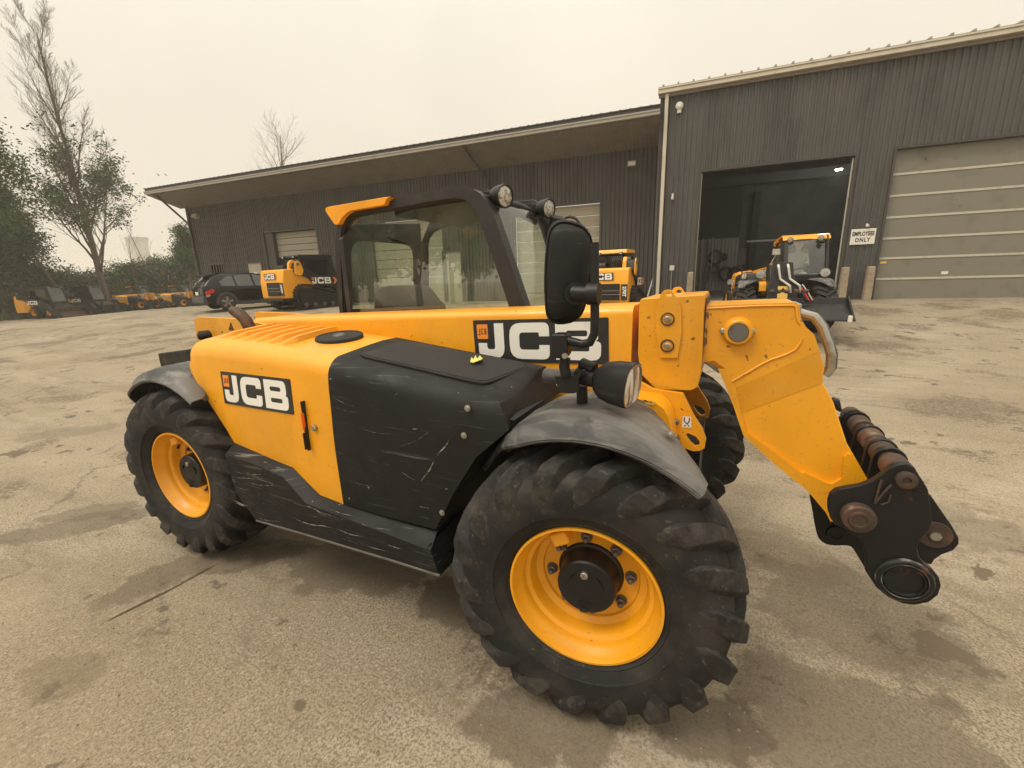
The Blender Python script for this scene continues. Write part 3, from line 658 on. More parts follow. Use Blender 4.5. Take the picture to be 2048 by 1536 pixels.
for yy in (-.265,-.18,-.02,.17):
    # hanger plates along the top tube
    a = pt[0]
    poly = [(a[0]+.048*cos(R(t)), a[1]+.048*sin(R(t))) for t in range(-20,181,20)] + [(a[0]-.055,a[1]-.14),(a[0]-.02,a[1]-.28),(a[0]+.06,a[1]-.28)]
    sub_plate(yy, yy+.022, poly=poly, name='hanger_plate')
tc_ = [(3.206,0.881),(3.105,0.733),(3.250,0.539)]
def lath(prof, c, name, mat, n=30): return MB().lathe(prof, n, c=(c[0],0,c[1])).build(name, mat, T, smooth=40)
lath([(-.40,.030),(.25,.030)], tc_[0], 'top_tube', M_rust)
for y0, y1 in ((-.375,-.30),(-.235,-.185),(-.11,-.03),(.05,.14)): lath([(y0,.030),(y0,.040),(y1,.040),(y1,.030)], tc_[0], 'tube_sleeve', M_rust)
lath([(.2,.032),(.285,.036),(.296,.030),(.298,0)], tc_[0], 'tube_end', M_rust)
lath([(-.42,.027),(-.434,.027),(-.437,.023),(-.437,.012),(-.431,.010),(-.431,0)], tc_[0], 'pin_collar', M_rust)
lath([(-.42,.047),(-.447,.047),(-.452,.042),(-.452,.030),(-.458,.028),(-.458,.020),(-.455,.018),(-.455,0)], tc_[1], 'pin_collar', M_rust)
lath([(-.42,.0735),(-.432,.0735),(-.436,.069),(-.436,.060),(-.430,.056),(-.436,.053),(-.436,.049),(-.429,.046),(-.429,0)], tc_[2], 'round_boss', M_blk_worn, 40)
lath([(-.421,.0745),(-.431,.0755),(-.4325,.0735),(-.4325,.071),(-.43,.070)], tc_[2], 'scuffed_rim', M_scuff, 44)
lath([(-.4362,.0605),(-.4372,.059),(-.4362,.0575)], tc_[2], 'scuffed_rim', M_scuff, 44)
lath([(-.41,.055),(.24,.055)], tc_[2], 'bottom_tube', M_blk_worn)
sub_plate(.18, .205)
wq = [(3.415,0.566)][0]
lath([(-.118,.050),(-.130,.049),(-.130,.022),(-.136,.021),(-.136,.017)], wq, 'pin_washer', M_rust)
lath([(-.12,.0175),(-.138,.016),(-.138,0)], wq, 'link_pin', M_steel)
wq = [(3.172,0.403)][0]
lath([(.058,.036),(.048,.034),(.048,.022),(.052,.02),(.052,0)], wq, 'link_pin', M_blk_worn)
MB().tube([(x,-.425,z) for x, z in [(3.143,0.786),(3.146,0.849),(3.149,0.870)]], .004, 6).tube([(x,-.425,z) for x, z in [(3.143,0.788),(3.160,0.831),(3.174,0.859)]], .004, 6).tube([(x,-.425,z) for x, z in [(3.158,0.786),(3.175,0.798),(3.177,0.824)]], .0028, 6).build('wire_clip', M_rust, T)
# --- cab
yc0, yc1 = .10, .86
co = [(0.311,1.342),(0.318,1.511),(0.337,1.705),(0.358,1.821),(0.385,1.880),(0.431,1.925),(0.492,1.957),(0.553,1.965),(0.800,1.979),(0.926,2.003),(1.175,2.010),(1.321,2.012),(1.365,2.005),(1.408,1.990),(1.450,1.961),(1.487,1.919),(1.523,1.855),(1.573,1.716),(1.685,1.400)]
ci = [(1.590,1.396),(1.525,1.585),(1.455,1.777),(1.410,1.888),(1.382,1.923),(1.347,1.945),(1.287,1.958),(1.130,1.957),(0.920,1.947),(0.598,1.939),(0.518,1.932),(0.459,1.909),(0.417,1.859),(0.386,1.761),(0.369,1.585),(0.344,1.342)]
lo = [(ci[0][0]+.06, 1.0),(ci[0][0]-.02,1.0)]
fr = co + [(co[-1][0]+.14,1.0),(ci[0][0]+.10,1.0)] + ci + [(ci[-1][0],1.0),(co[0][0],1.0)]
MB().prism(fr, XZ, yc0, yc0+.075).build('cab_frame', M_frame, T, bevel=.022, seg=3)
gi = [(x,z) for x, z in ci] + [(ci[-1][0],1.15),(ci[0][0]+.09,1.15)]
MB().prism(gi, XZ, yc0+.028, yc0+.034).build('side_window', M_glass, T, smooth=0)
sl = MB().tube([(x,yc0+.02,z) for x, z in ci], .009, 8); sl.build('window_seal', M_seal, T)
# far side of the cab with its door opening, and the rear wall with its window
YF, XR = .93, .42
o2 = [(0.429,1.248),(0.474,1.799),(0.491,1.852),(0.528,1.889),(0.587,1.911),(0.687,1.930),(1.100,1.951),(1.408,1.956),(1.460,1.851),(1.532,1.626),(1.623,1.258)]
fo = [(XR-.02,1.0),(XR-.02,1.78)]+[(0.538,1.998),(0.695,2.035),(1.105,2.055),(1.410,2.048),(1.471,2.008),(1.522,1.908),(1.607,1.639),(1.702,1.259)]+[(1.72,1.0)]
MB().prism([fo, o2], XZ, YF-.03, YF+.01).build('far_side_frame', M_frame, T, bevel=.006)
MB().prism(o2, XZ, YF-.012, YF-.007).build('door_window', M_farglass, T, smooth=0)
o1 = [(0.110,1.355),(0.141,1.613),(0.154,1.718),(0.167,1.752),(0.203,1.783),(0.268,1.797),(0.402,1.802),(0.731,1.802),(0.786,1.793),(0.820,1.766),(0.828,1.717),(0.788,1.316)]
ro = [(yc0-.012,1.0),(yc0-.012,1.80),(yc0+.10,1.90),(YF-.02,1.97),(YF-.02,1.0)]
MB().prism([ro, o1], YZ, XR-.03, XR+.01).build('rear_frame', M_frame, T, bevel=.006)
MB().prism(o1, YZ, XR-.012, XR-.007).build('rear_window', M_farglass, T, smooth=0)
kn = [(0.797,1.537),(0.823,1.569)]
MB().lathe([(0,.0),(.008,.016),(.02,.019),(.034,.012),(.04,0)], 14, c=(.40,kn[0][0],kn[0][1]), axis=(1,-.5,0)).tube([(.40,kn[1][0],kn[1][1]-.01),(.40,kn[1][0],kn[1][1]+.02)], .005, 6).build('window_latch', M_blk, T)
# roof, rear wall, windscreen
rt = [(x,z-.012) for x, z in co[8:15]]
MB().prism(rt+[(x,z-.055) for x, z in reversed(rt)], XZ, yc0+.07, YF-.005).build('roof', M_frame, T, bevel=.005)
ws = [co[15], co[16], co[17], co[18]]
wsb = (co[-1][0]+.06, 1.2)
W = MB(); secs = []
for k in range(7):
    t = k/6; y = yc0+.03 + (YF-.02-yc0-.03)*t; bow = .05*sin(pi*t)
    secs.append([(x+bow-.012, y, z-.01) for x, z in (co[14], co[15], co[16], co[17], co[18], wsb)])
W.loft(secs, caps=False); W.build('windscreen', M_screen, T, smooth=60)
MB().tube([(x+.01,YF-.01,z) for x, z in co[13:19]]+[(wsb[0],YF-.01,1.1)], .03, 10).build('far_pillar', M_frame, T)
hb = co[14]
MB().tube([(hb[0]-.01+.05*sin(pi*k/6), .13+.70*k/6, hb[1]-.015) for k in range(7)], .02, 10).build('roof_header', M_frame, T)
rtm = [(0.335,1.970),(0.336,1.990),(0.366,1.995),(0.830,2.004),(0.869,2.002),(0.851,1.998),(0.833,1.987),(0.822,1.967),(0.811,1.962),(0.553,1.955),(0.509,1.943),(0.467,1.919),(0.437,1.889),(0.410,1.883),(0.394,1.893)]
MB().prism(rtm, XZ, .065, .178).build('roof_trim', M_yel, T, bevel=.008)
se = [(0.349,1.253),(0.399,1.371),(0.419,1.453),(0.469,1.487),(0.556,1.498),(0.679,1.491),(0.716,1.461),(0.778,1.386),(0.823,1.347),(0.835,1.260)]
MB().prism(se, XZ, .34, .62).build('seat_back', M_seat, T, bevel=.05, seg=4)
MB().box(.45,1.05,.28,.72,1.0,1.12).build('seat', M_seat, T, bevel=.04)
MB().lathe([(0,.17),(.02,.185),(.04,.17),(.02,.155)], 24, c=(1.28,.5,1.22), axis=(-.5,0,.86)).build('steering_wheel', M_blk, T)
MB().box(-.05,1.60,.12,.84,.55,1.08).build('cab_body', M_blk, T, bevel=.03)
MB().box(1.35,1.68,.16,.82,1.0,1.2).build('dashboard', M_blk, T, bevel=.05)
# interior mirror, wiper, lamps
def lamp(px, y, rad, name='work_lamp'):
    c = Vector((px[0], y, px[1])); ax = Vector((.93,-.34,-.10)).normalized()
    h = MB().lathe([(-.085,.0),(-.083,rad*.35),(-.07,rad*.62),(-.04,rad*.88),(0,rad*1.0),(.02,rad*1.03),(.03,rad*1.0),(.03,rad*.9),(.022,rad*.88)], 28, c=c, axis=ax, ref=(0,0,1)).build(name, M_blk, T, smooth=50)
    MB().lathe([(.024,rad*.9),(.03,rad*.6),(.032,0)], 28, c=c, axis=ax, ref=(0,0,1)).build('lamp_lens', M_lens, h)
    b = MB().obox(c+Vector((-.09,.01,.0)), (.02,0,0), (0,.02,0), (0,0,.035)).tube([c+Vector((-.10,.01,-.03)), c+Vector((-.085,.02,-.09))], .012, 8).build('lamp_bracket', M_blk, h, bevel=.004)
    MB().tube([c+Vector((-.06,.01,.03)), c+Vector((-.11,.02,.045)), c+Vector((-.15,.03,.03)), c+Vector((-.16,.03,-.02))], .007, 7).build('lamp_cable', M_seal, h)
    return h
la = [(1.526,1.955)][0]; lb_ = [(1.554,1.960)][0]
lamp(la, .2, .060); lamp(lb_, .78, .060)
im = [(1.401,1.909),(1.425,1.943),(1.524,1.893),(1.502,1.853)]
MB().prism(im, XZ, .70, .73).build('inner_mirror', M_blk, T, bevel=.01)
MB().tube([(x,.87,z) for x, z in [(1.588,1.880),(1.635,1.899),(1.687,1.910),(1.729,1.894),(1.764,1.845)]], .009, 8).build('mirror_cable', M_seal, T)
wm = [(1.635,1.876)][0]
MB().lathe([(0,.05),(.05,.05),(.06,.03),(.06,0)], 18, c=(wm[0]-.02,.8,wm[1]-.02), axis=(.3,-.2,.9)).build('wiper_motor', M_blk, T)
# --- mirror, headlamp and their stand on the right mudguard
ym = -.72
mc = [(2.218,1.529)][0]
ma = R(-66); mn = Vector((cos(ma), sin(ma), 0)); mx = Vector((-sin(ma), cos(ma), 0)); C0 = Vector((mc[0], ym, mc[1]))
ml = rounded([(-.062,-.165),(.052,-.150),(.072,-.02),(.070,.140),(-.066,.168),(-.078,.0)], [.07,.06,.12,.065,.065,.15], 6)
tl = R(-3)
def mir(sc, off): return [C0 + mx*(a*sc*cos(tl)-b*sc*sin(tl)) + Vector((0,0,1))*(a*sc*sin(tl)+b*sc*cos(tl)) + mn*off for a, b in ml]
MB().loft([mir(.93,-.035), mir(1.0,-.03), mir(1.01,-.005), mir(.99,.008), mir(.955,.011), mir(.94,.006), mir(.93,.006), mir(.90,.016), mir(.75,.026), mir(.45,.033), mir(.15,.036)], closed=True).build('mirror_head', M_pod, T, smooth=60)
jq = [(2.302,1.470)][0]; 
jb = Vector(([(2.256,1.469)][0][0], -.765, [(2.256,1.469)][0][1])); je = Vector((jq[0]+.012, -.79, jq[1]-.002))
MB().tube([jb+mn*-.01, jb+mn*.012], .034, 18).tube([jb+mn*.01-mx*.005, je], [.026,.022], 14).tube([je+Vector((-.012,0,-.03))*0+Vector((-.012,0,0)), je+Vector((.022,0,0))], .032, 18).build('mirror_joint', M_blk, T, smooth=40)
arm = [(2.208,1.337),(2.245,1.326),(2.284,1.318),(2.307,1.324),(2.320,1.351),(2.321,1.396),(2.318,1.519),(2.316,1.611)]
MB().tube([(x,-.78,z) for x, z in arm], .0135, 12).build('mirror_arm', M_blk_worn, T)
cb = [(2.188,1.349),(2.238,1.350),(2.244,1.296),(2.232,1.272),(2.187,1.272)]
MB().prism(cb, XZ, -.80, -.745).build('arm_clamp', M_blk_worn, T, bevel=.008)
ca = [(2.227,1.283)][0]
MB().lathe([(0,.009),(.006,.009),(.006,0)], 10, c=(ca[0]+.008,-.80,ca[1]), axis=(0,-1,0)).build('clamp_bolt', M_steel, T)
po = [(2.223,1.270),(2.220,1.241),(2.226,1.213)]
MB().tube([(x,-.765,z) for x, z in po], .017, 10).build('clamp_post', M_blk_worn, T)
hp_ = [(2.127,1.191),(2.176,1.192),(2.267,1.198)]
MB().tube([(x,-.70,z) for x, z in hp_], .026, 14).build('cross_tube', M_guard, T)
hb_ = [(2.187,1.209),(2.256,1.214),(2.281,1.236),(2.288,1.233),(2.268,1.207),(2.268,1.164),(2.251,1.155),(2.200,1.152)]
MB().prism(hb_, XZ, -.765, -.755).build('lamp_bracket', M_blk_worn, T, bevel=.003)
MB().tube([([(2.258,1.167)][0][0],-.70,[(2.258,1.167)][0][1]),([(2.262,1.088)][0][0],-.70,[(2.262,1.088)][0][1])], .019, 12).build('lamp_post', M_blk, T)
ft = [(2.225,1.098),(2.301,1.095),(2.300,1.081),(2.225,1.075)]
MB().prism(ft, XZ, -.72, -.66).build('post_foot', M_blk, T, bevel=.008)
# headlamp: loft along its axis
hc = [(2.393,1.197)][0]; HC_ = Vector((hc[0], -.755, hc[1])); ha = Vector((.955,-.30,-.05)).normalized(); hs = Vector((0,0,1)).cross(ha).normalized(); hu = ha.cross(hs)
HL = rounded([(-.046,-.062),(.036,-.055),(.055,.012),(.041,.068),(-.036,.062),(-.055,-.01)], .049, 5)
def hsec(sc, off, du=0): return [HC_ + hs*(a*sc) + hu*(b*sc+du) + ha*off for a, b in HL]
hd = MB().loft([hsec(.38,-.085), hsec(.60,-.075), hsec(.88,-.05), hsec(1.0,-.015), hsec(1.05,.04), hsec(1.04,.046), hsec(.98,.046), hsec(.95,.036)], closed=True).build('headlamp', M_pod, T, smooth=45)
MB().loft([hsec(.96,.038), hsec(.94,.043), hsec(.6,.047), hsec(.1,.048)], closed=True).build('headlamp_lens', M_refl, hd, smooth=60)
MB().loft([hsec(.965,.037), hsec(.995,.0475), hsec(.93,.0475), hsec(.92,.037)], closed=True).build('lens_ring', M_steel, hd, smooth=60)
MB().tube([HC_-ha*.08, HC_-ha*.15], .03, 14).tube([HC_-ha*.09+hu*.03, HC_-ha*.14+hu*.04], .02, 10).build('lamp_mount', M_blk, hd)
# mudflap/connector plate by the black nose
cp = [(2.110,1.070),(2.138,1.058),(2.101,1.004),(2.056,0.971),(2.037,0.965)]
MB().prism(cp, XZ, -.63, -.60).build('fender_bracket', M_blk, T, bevel=.006)
# --- leaf lying on the cover
lf = [(1.744,-0.564),(1.722,-0.516),(1.735,-0.521),(1.719,-0.479),(1.739,-0.496),(1.727,-0.456),(1.745,-0.466),(1.765,-0.503),(1.784,-0.529),(1.774,-0.537),(1.776,-0.558),(1.756,-0.542),(1.761,-0.567),(1.748,-0.558)]
lfz = tz(lf[3][0])
o = MB().prism(lf, lambda a,b,d:(a,b,1.2+d+.01*sin(a*60)), -.001, .001).build('fallen_leaf', M_leaf1, None, smooth=0)
tag(o, 'small yellow leaf lying on the black anti-slip panel', 'leaf')
LEAF = o
# ------------------------------------------------------------------ ground
def ground():
    def axis(fine, far):
        a = [-440,-360,-300,-180,-120,-90,-70] + [(-60+i*2.0) for i in range(0,56)] + [60,75,95,130,200,320,440]
        return a
    us = axis(0,0); vs = axis(0,0); me = bpy.data.meshes.new('ground'); V = []; F = []
    for u in us:
        for v in vs:
            p = uv(u, v); V.append((p.x, p.y, ground_z(p.x, p.y)))
    n = len(vs)
    for i in range(len(us)-1):
        for j in range(n-1): F.append((i*n+j, (i+1)*n+j, (i+1)*n+j+1, i*n+j+1))
    me.from_pydata(V, [], F); me.polygons.foreach_set('use_smooth', [True]*len(F))
    m = Mat('worn_yard_surface', (.335,.275,.195), .9, spec=.25)
    m.mix(m.ramp(m.noise(.35, detail=6, rough=.6), .40, .62, 0, .65), (.235,.187,.125))
    m.mix(m.ramp(m.noise(1.6, detail=7, rough=.65, stretch=(.35,1.6,1), rot=(0,0,R(-12)), loc=(3,1,0)), .48, .75, 0, .6), (.14,.11,.072))
    m.mix(m.ramp(m.noise(.55, detail=7, rough=.62, stretch=(.3,1.8,1), rot=(0,0,R(8))), .5, .66, 0, .5), (.40,.335,.235))
    # stains and tyre drips with a shape of their own: (centre x,y, half length, half width, angle, softness, strength)
    nz = m.noise(2.4, detail=6, rough=.65, loc=(7,2,0)); nz2 = m.noise(9, detail=4)
    geo = m.tc.outputs['Object']
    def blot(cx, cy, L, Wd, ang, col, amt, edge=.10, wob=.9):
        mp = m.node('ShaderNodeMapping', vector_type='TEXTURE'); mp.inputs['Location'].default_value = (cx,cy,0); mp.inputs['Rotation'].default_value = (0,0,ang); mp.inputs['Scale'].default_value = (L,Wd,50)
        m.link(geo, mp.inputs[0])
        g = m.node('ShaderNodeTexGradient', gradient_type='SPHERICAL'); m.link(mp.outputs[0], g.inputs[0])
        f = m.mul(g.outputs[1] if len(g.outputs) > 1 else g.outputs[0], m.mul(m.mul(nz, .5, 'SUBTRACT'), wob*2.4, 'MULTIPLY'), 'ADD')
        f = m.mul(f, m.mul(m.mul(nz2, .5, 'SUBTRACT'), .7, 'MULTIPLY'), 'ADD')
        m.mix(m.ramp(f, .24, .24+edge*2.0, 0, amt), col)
    D1 = (.155,.118,.078); D2 = (.105,.08,.055)
    # cracks and faint turning tracks
    vr = m.node('ShaderNodeTexVoronoi', feature='DISTANCE_TO_EDGE'); vr.inputs['Scale'].default_value = .42
    wv = m.node('ShaderNodeMixRGB', blend_type='ADD'); wv.inputs[0].default_value = .55; m.link(geo, wv.inputs[1])
    nzc = m.node('ShaderNodeTexNoise'); nzc.inputs['Scale'].default_value = 1.7; nzc.inputs['Detail'].default_value = 7; nzc.inputs['Roughness'].default_value = .7
    m.link(geo, nzc.inputs[0]); m.link(nzc.outputs[1], wv.inputs[2]); m.link(wv.outputs[0], vr.inputs[0])
    cr = m.mul(m.ramp(vr.outputs[0], .0, .011, 1, 0), m.ramp(m.noise(.5, detail=2, loc=(9,1,0)), .46, .56))
    m.mix(m.mul(cr, .65), (.07,.055,.04))
    tw = m.node('ShaderNodeTexWave', wave_type='RINGS', rings_direction='Z'); tw.inputs['Scale'].default_value = .16; tw.inputs['Distortion'].default_value = 6; tw.inputs['Detail'].default_value = 3; tw.inputs['Detail Scale'].default_value = .6
    mpw = m.node('ShaderNodeMapping'); mpw.inputs['Location'].default_value = (9,-14,0); m.link(geo, mpw.inputs[0]); m.link(mpw.outputs[0], tw.inputs[0])
    m.mix(m.mul(m.ramp(tw.outputs[1], .72, .95, 0, .5), m.ramp(m.noise(6, detail=4, stretch=(.4,1.5,1)), .40, .6)), (.41,.355,.27))
    # aggregate in the surface, seen near by
    gr = m.ramp(m.noise(.7, detail=4, rough=.6, loc=(2,8,1)), .35, .65, .35, .95)
    sp = m.noise(105, detail=3, rough=.62); m.mix(m.mul(m.ramp(sp, .47, .58), gr), (.165,.131,.09))
    vo = m.node('ShaderNodeTexVoronoi'); vo.inputs['Scale'].default_value = 95; m.link(geo, vo.inputs[0])
    vb = m.node('ShaderNodeRGBToBW'); m.link(vo.outputs[1], vb.inputs[0])
    m.mix(m.ramp(vb.outputs[0], .15, .35, .45, 0), (.13,.103,.07)); m.mix(m.ramp(vb.outputs[0], .72, .9, 0, .25), (.50,.43,.33))
    sp2 = m.noise(210, detail=2, loc=(5,5,5)); m.mix(m.ramp(sp2, .58, .68, 0, .6), (.45,.39,.30))
    sp3 = m.noise(26, detail=4, rough=.7, loc=(1,9,3)); m.mix(m.ramp(m.mul(sp3, m.ramp(m.noise(.8, detail=3, loc=(4,4,0)), .40, .65)), .36, .55, 0, .75), (.12,.09,.06))
    for b in STAINS: blot(*b)
    m.bump(sp, .45, .006); m.bump(sp3, .3, .006)
    me.materials.append(m.m)
    o = bpy.data.objects.new('ground', me); COL.objects.link(o); return structure(o)
STAINS = []
def st(pa, pb, wd, col, amt, edge=.1, wob=.9):
    (x0,y0),(x1,y1) = pa, pb
    STAINS.append(((x0+x1)/2, (y0+y1)/2, max(.05, math.hypot(x1-x0,y1-y0)/2*1.45), wd*1.45, math.atan2(y1-y0,x1-x0), col, amt, edge, wob))
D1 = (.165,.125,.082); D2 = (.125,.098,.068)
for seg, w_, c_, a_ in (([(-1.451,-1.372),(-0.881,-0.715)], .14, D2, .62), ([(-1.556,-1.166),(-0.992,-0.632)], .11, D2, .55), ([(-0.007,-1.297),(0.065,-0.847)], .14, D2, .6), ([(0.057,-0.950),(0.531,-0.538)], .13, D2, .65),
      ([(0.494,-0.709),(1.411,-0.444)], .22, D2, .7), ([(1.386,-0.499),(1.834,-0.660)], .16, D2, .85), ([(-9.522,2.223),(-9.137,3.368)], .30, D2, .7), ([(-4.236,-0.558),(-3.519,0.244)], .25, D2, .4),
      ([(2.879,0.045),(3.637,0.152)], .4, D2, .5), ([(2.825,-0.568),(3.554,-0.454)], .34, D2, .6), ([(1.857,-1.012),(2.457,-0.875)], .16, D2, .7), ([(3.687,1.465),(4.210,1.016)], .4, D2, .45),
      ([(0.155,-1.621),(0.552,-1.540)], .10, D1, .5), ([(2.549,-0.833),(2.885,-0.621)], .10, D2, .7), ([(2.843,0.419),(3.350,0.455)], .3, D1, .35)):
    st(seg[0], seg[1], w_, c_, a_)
st(*[(0.148,-1.377),(0.197,-1.025)], .012, (.05,.035,.02), .9, .15, .25)
st(*[(0.183,-1.135),(0.194,-0.866)], .012, (.05,.035,.02), .8, .15, .25)
ground()
# loose grit on the yard
rng = random.Random(12); V = []; F = []
for k in range(2600):
    d_ = 1.2+7*rng.random()**1.6; a_ = R(115)+rng.uniform(-1.05,1.05); x_, y_ = 2.67+d_*cos(a_), -2.05+d_*sin(a_)
    if -.3 < x_ < 2.7 and -.95 < y_ < .95 and rng.random() < .7: continue
    s_ = .0025+.006*rng.random()**3; z_ = ground_z(x_, y_); n_ = len(V)
    for q in range(5): V.append((x_+s_*cos(q*1.257+k)*(.7+.5*rng.random()), y_+s_*sin(q*1.257+k)*(.7+.5*rng.random()), z_-.001))
    V.append((x_+s_*.2, y_, z_+s_*.8)); F += [(n_+q, n_+(q+1)%5, n_+5) for q in range(5)]
gm = bpy.data.meshes.new('gravel'); gm.from_pydata(V, [], F); gm.materials.append(Mat('grit', (.30,.25,.19), .9).vary(40,.6).m)
go = bpy.data.objects.new('gravel', gm); COL.objects.link(go); stuff(go)
# ------------------------------------------------------------------ building materials
def wallmat(name, col):
    m = Mat(name, col, .55, spec=.35); m.spots(tuple(c*1.6 for c in col), 1.2, .5, .8, .35, stretch=(2,2,.35), detail=6, rough=.65)
    m.spots((.15,.13,.10), 1.0, .52, .78, .4, stretch=(6,6,.22), detail=7, rough=.7, loc=(2,0,4)); m.spots((.03,.027,.024), .8, .5, .75, .5, stretch=(1.5,1.5,.5), detail=5, loc=(7,3,1)); m.spots((.16,.145,.12), 9, .70, .74, .6, detail=3); m.roughvar(2, .45, .7); return m.m
M_wall1 = wallmat('brown_black_cladding', (.074,.068,.062)); M_wall2 = wallmat('charcoal_cladding', (.078,.077,.073))
M_trimw = Mat('cream_trim', (.55,.50,.40), .5).spots((.35,.3,.22), 3, .5, .75, .5, detail=5).m
M_soffit = Mat('soffit_metal', (.20,.18,.155), .6).spots((.12,.105,.09), 2, .45, .7, .4, detail=4).m
M_fascia = Mat('roof_edge_metal', (.05,.044,.04), .5).m
M_gutter = Mat('gutter_metal', (.33,.30,.255), .5).spots((.2,.18,.15), 4, .5, .7, .4).m
M_door = Mat('beige_door_slats', (.36,.32,.24), .5).spots((.24,.21,.15), 3, .5, .75, .5, stretch=(1,1,3), detail=5).m
M_olive = Mat('olive_door_panels', (.19,.18,.142), .4).spots((.11,.10,.075), 2.5, .5, .75, .5, detail=6).spots((.3,.28,.23), 6, .66, .76, .4, stretch=(4,4,.4), detail=5).spots((.05,.045,.04), 5, .73, .76, .9).m
M_strip = Mat('pale_door_strip', (.48,.45,.37), .5).spots((.3,.27,.2), 6, .5, .75, .5).m
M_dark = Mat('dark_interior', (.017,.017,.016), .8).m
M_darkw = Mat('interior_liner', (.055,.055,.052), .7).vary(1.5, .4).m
M_conc = Mat('rough_concrete', (.34,.27,.19), .9).spots((.2,.155,.105), 9, .45, .7, .7, detail=6).nbump(25, .6, .02, detail=6).m
M_floor = Mat('workshop_floor', (.16,.14,.115), .6).vary(2,.4).m
M_grey = Mat('grey_metal', (.30,.29,.27), .45, .4).m
M_pvc = Mat('pale_pipe', (.6,.57,.5), .5).m
M_wood = Mat('pallet_wood', (.36,.21,.12), .8).spots((.2,.11,.06), 8, .45, .7, .6, stretch=(4,1,1), detail=5).m

M_sign = Mat('white_sign_board', (.72,.69,.61), .5).spots((.5,.46,.38), 8, .55, .75, .5, detail=5).m
M_emit = bpy.data.materials.new('lit_lamp'); M_emit.use_nodes = True
_b = M_emit.node_tree.nodes['Principled BSDF']; _b.inputs['Emission Color'].default_value = (1,.97,.9,1); _b.inputs['Emission Strength'].default_value = 6
# a building stands in its own frame: x along the wall to the right, y into the building, z up
def bld(name, label, cat):
    o = thing(name, label, cat, (W0.x, W0.y, 0), WA); return o
PITCH, RD = .152, .032
def clad(mb, u0, u1, z0, z1, v):
    """ribbed sheet from u0 to u1, ribs standing towards the yard"""
    prof = []; k0 = math.floor(u0/PITCH)-1; k = k0
    while k*PITCH < u1+PITCH:
        b = k*PITCH
        deep = RD*(1.35 if k % 6 == 0 else 1)
        for f, d in ((0,0),(.50,0),(.60,deep),(.88,deep)): prof.append((b+f*PITCH, d))
        prof.append((b+.98*PITCH, 0)); k += 1
    pts = []
    def at(u):
        for (a,da),(b,db) in zip(prof, prof[1:]):
            if a <= u <= b: return da+(db-da)*((u-a)/max(1e-9,b-a))
        return 0
    pts = [(u0, at(u0))]+[p for p in prof if u0+1e-4 < p[0] < u1-1e-4]+[(u1, at(u1))]
    n = len(pts)
    mb.add([(u, v-d, z0) for u, d in pts]+[(u, v-d, z1) for u, d in pts], [(i, i+1, n+i+1, n+i) for i in range(n-1)])
def wall_with_openings(u0, u1, z0, z1, v, ops):
    mb = MB(); ops = sorted(ops); c = u0
    for a, b, lo, hi in ops:
        if a > c: clad(mb, c, a, z0, z1, v)
        if hi < z1: clad(mb, a, b, hi, z1, v)
        if lo > z0: clad(mb, a, b, z0, lo, v)
        c = b
    if c < u1: clad(mb, c, u1, z0, z1, v)
    return mb
def opening_trim(mb, a, b, lo, hi, v, w=.07, d=.10, bottom=False):
    mb.box(a-w, a, v-.045, v+d, lo, hi+w); mb.box(b, b+w, v-.045, v+d, lo, hi+w); mb.box(a, b, v-.045, v+d, hi, hi+w)

# ---- low building on the left
VL = 1.2
BL = bld('workshop', 'long low dark brown metal clad workshop with deep sloping eave', 'building')
e0, e1 = [(-27.591,5.661),(-3.300,5.614)]
uL, uR = e0[0], -3.46
d1 = [(-21.627,4.060),(-18.930,4.095)]; g1a, g1b, g1t = [(-22.254,4.171),(-18.831,4.134)][0][0], [(-18.831,4.134)][0][0], [(-18.831,4.134)][0][1]
mdr = [(-23.734,2.726),(-22.757,2.737)]; md0, md1, mdt = mdr[0][0], mdr[1][0], mdr[0][1]
vt = [(-26.600,2.762),(-25.564,2.799),(-25.584,2.147)]
gB = [(-15.637,3.428),(-11.993,3.418)]; gB0, gB1 = gB[0][0], gB[1][0]
mB = [(-12.023,2.712),(-11.210,2.692)]; mB0, mB1, mBt = mB[0][0], mB[1][0], mB[0][1]
gC = [(-8.719,4.145),(-5.410,4.136)]; gC0, gC1, gCt = gC[0][0], gC[1][0], gC[1][1]
TOP = e0[1]+.35
ops = [(g1a, g1b, LOT-.3, g1t), (md0, md1, LOT-.3, mdt), (vt[0][0], vt[1][0], vt[2][1], vt[0][1]), (gB0, gB1, LOT-.3, g1t), (mB0, mB1, LOT-.3, mBt), (gC0, gC1, LOT-.3, gCt)]
wall_with_openings(uL, uR, LOT-.3, TOP, VL, ops).build('wall', M_wall1, BL, smooth=0, fix=False)
tr = MB()
for a, b, lo, hi in ops: 
    opening_trim(tr, a, b, lo if lo > 1 else LOT-.1, hi, VL)
    pass
for i, (a, b, lo, hi) in enumerate(ops):
    t_ = MB(); opening_trim(t_, a, b, lo if lo > 1 else LOT-.1, hi, VL); t_.build('door_frame' if lo < 1 else 'vent_frame', M_wall1, BL)
MB().box(uL-.06, uL+.10, VL-.06, VL+.10, LOT-.3, TOP).build('corner_trim', M_fascia, BL)
MB().box(uL-.02, uL, VL, VL+14, LOT-.3, TOP).build('side_wall', M_wall1, BL)
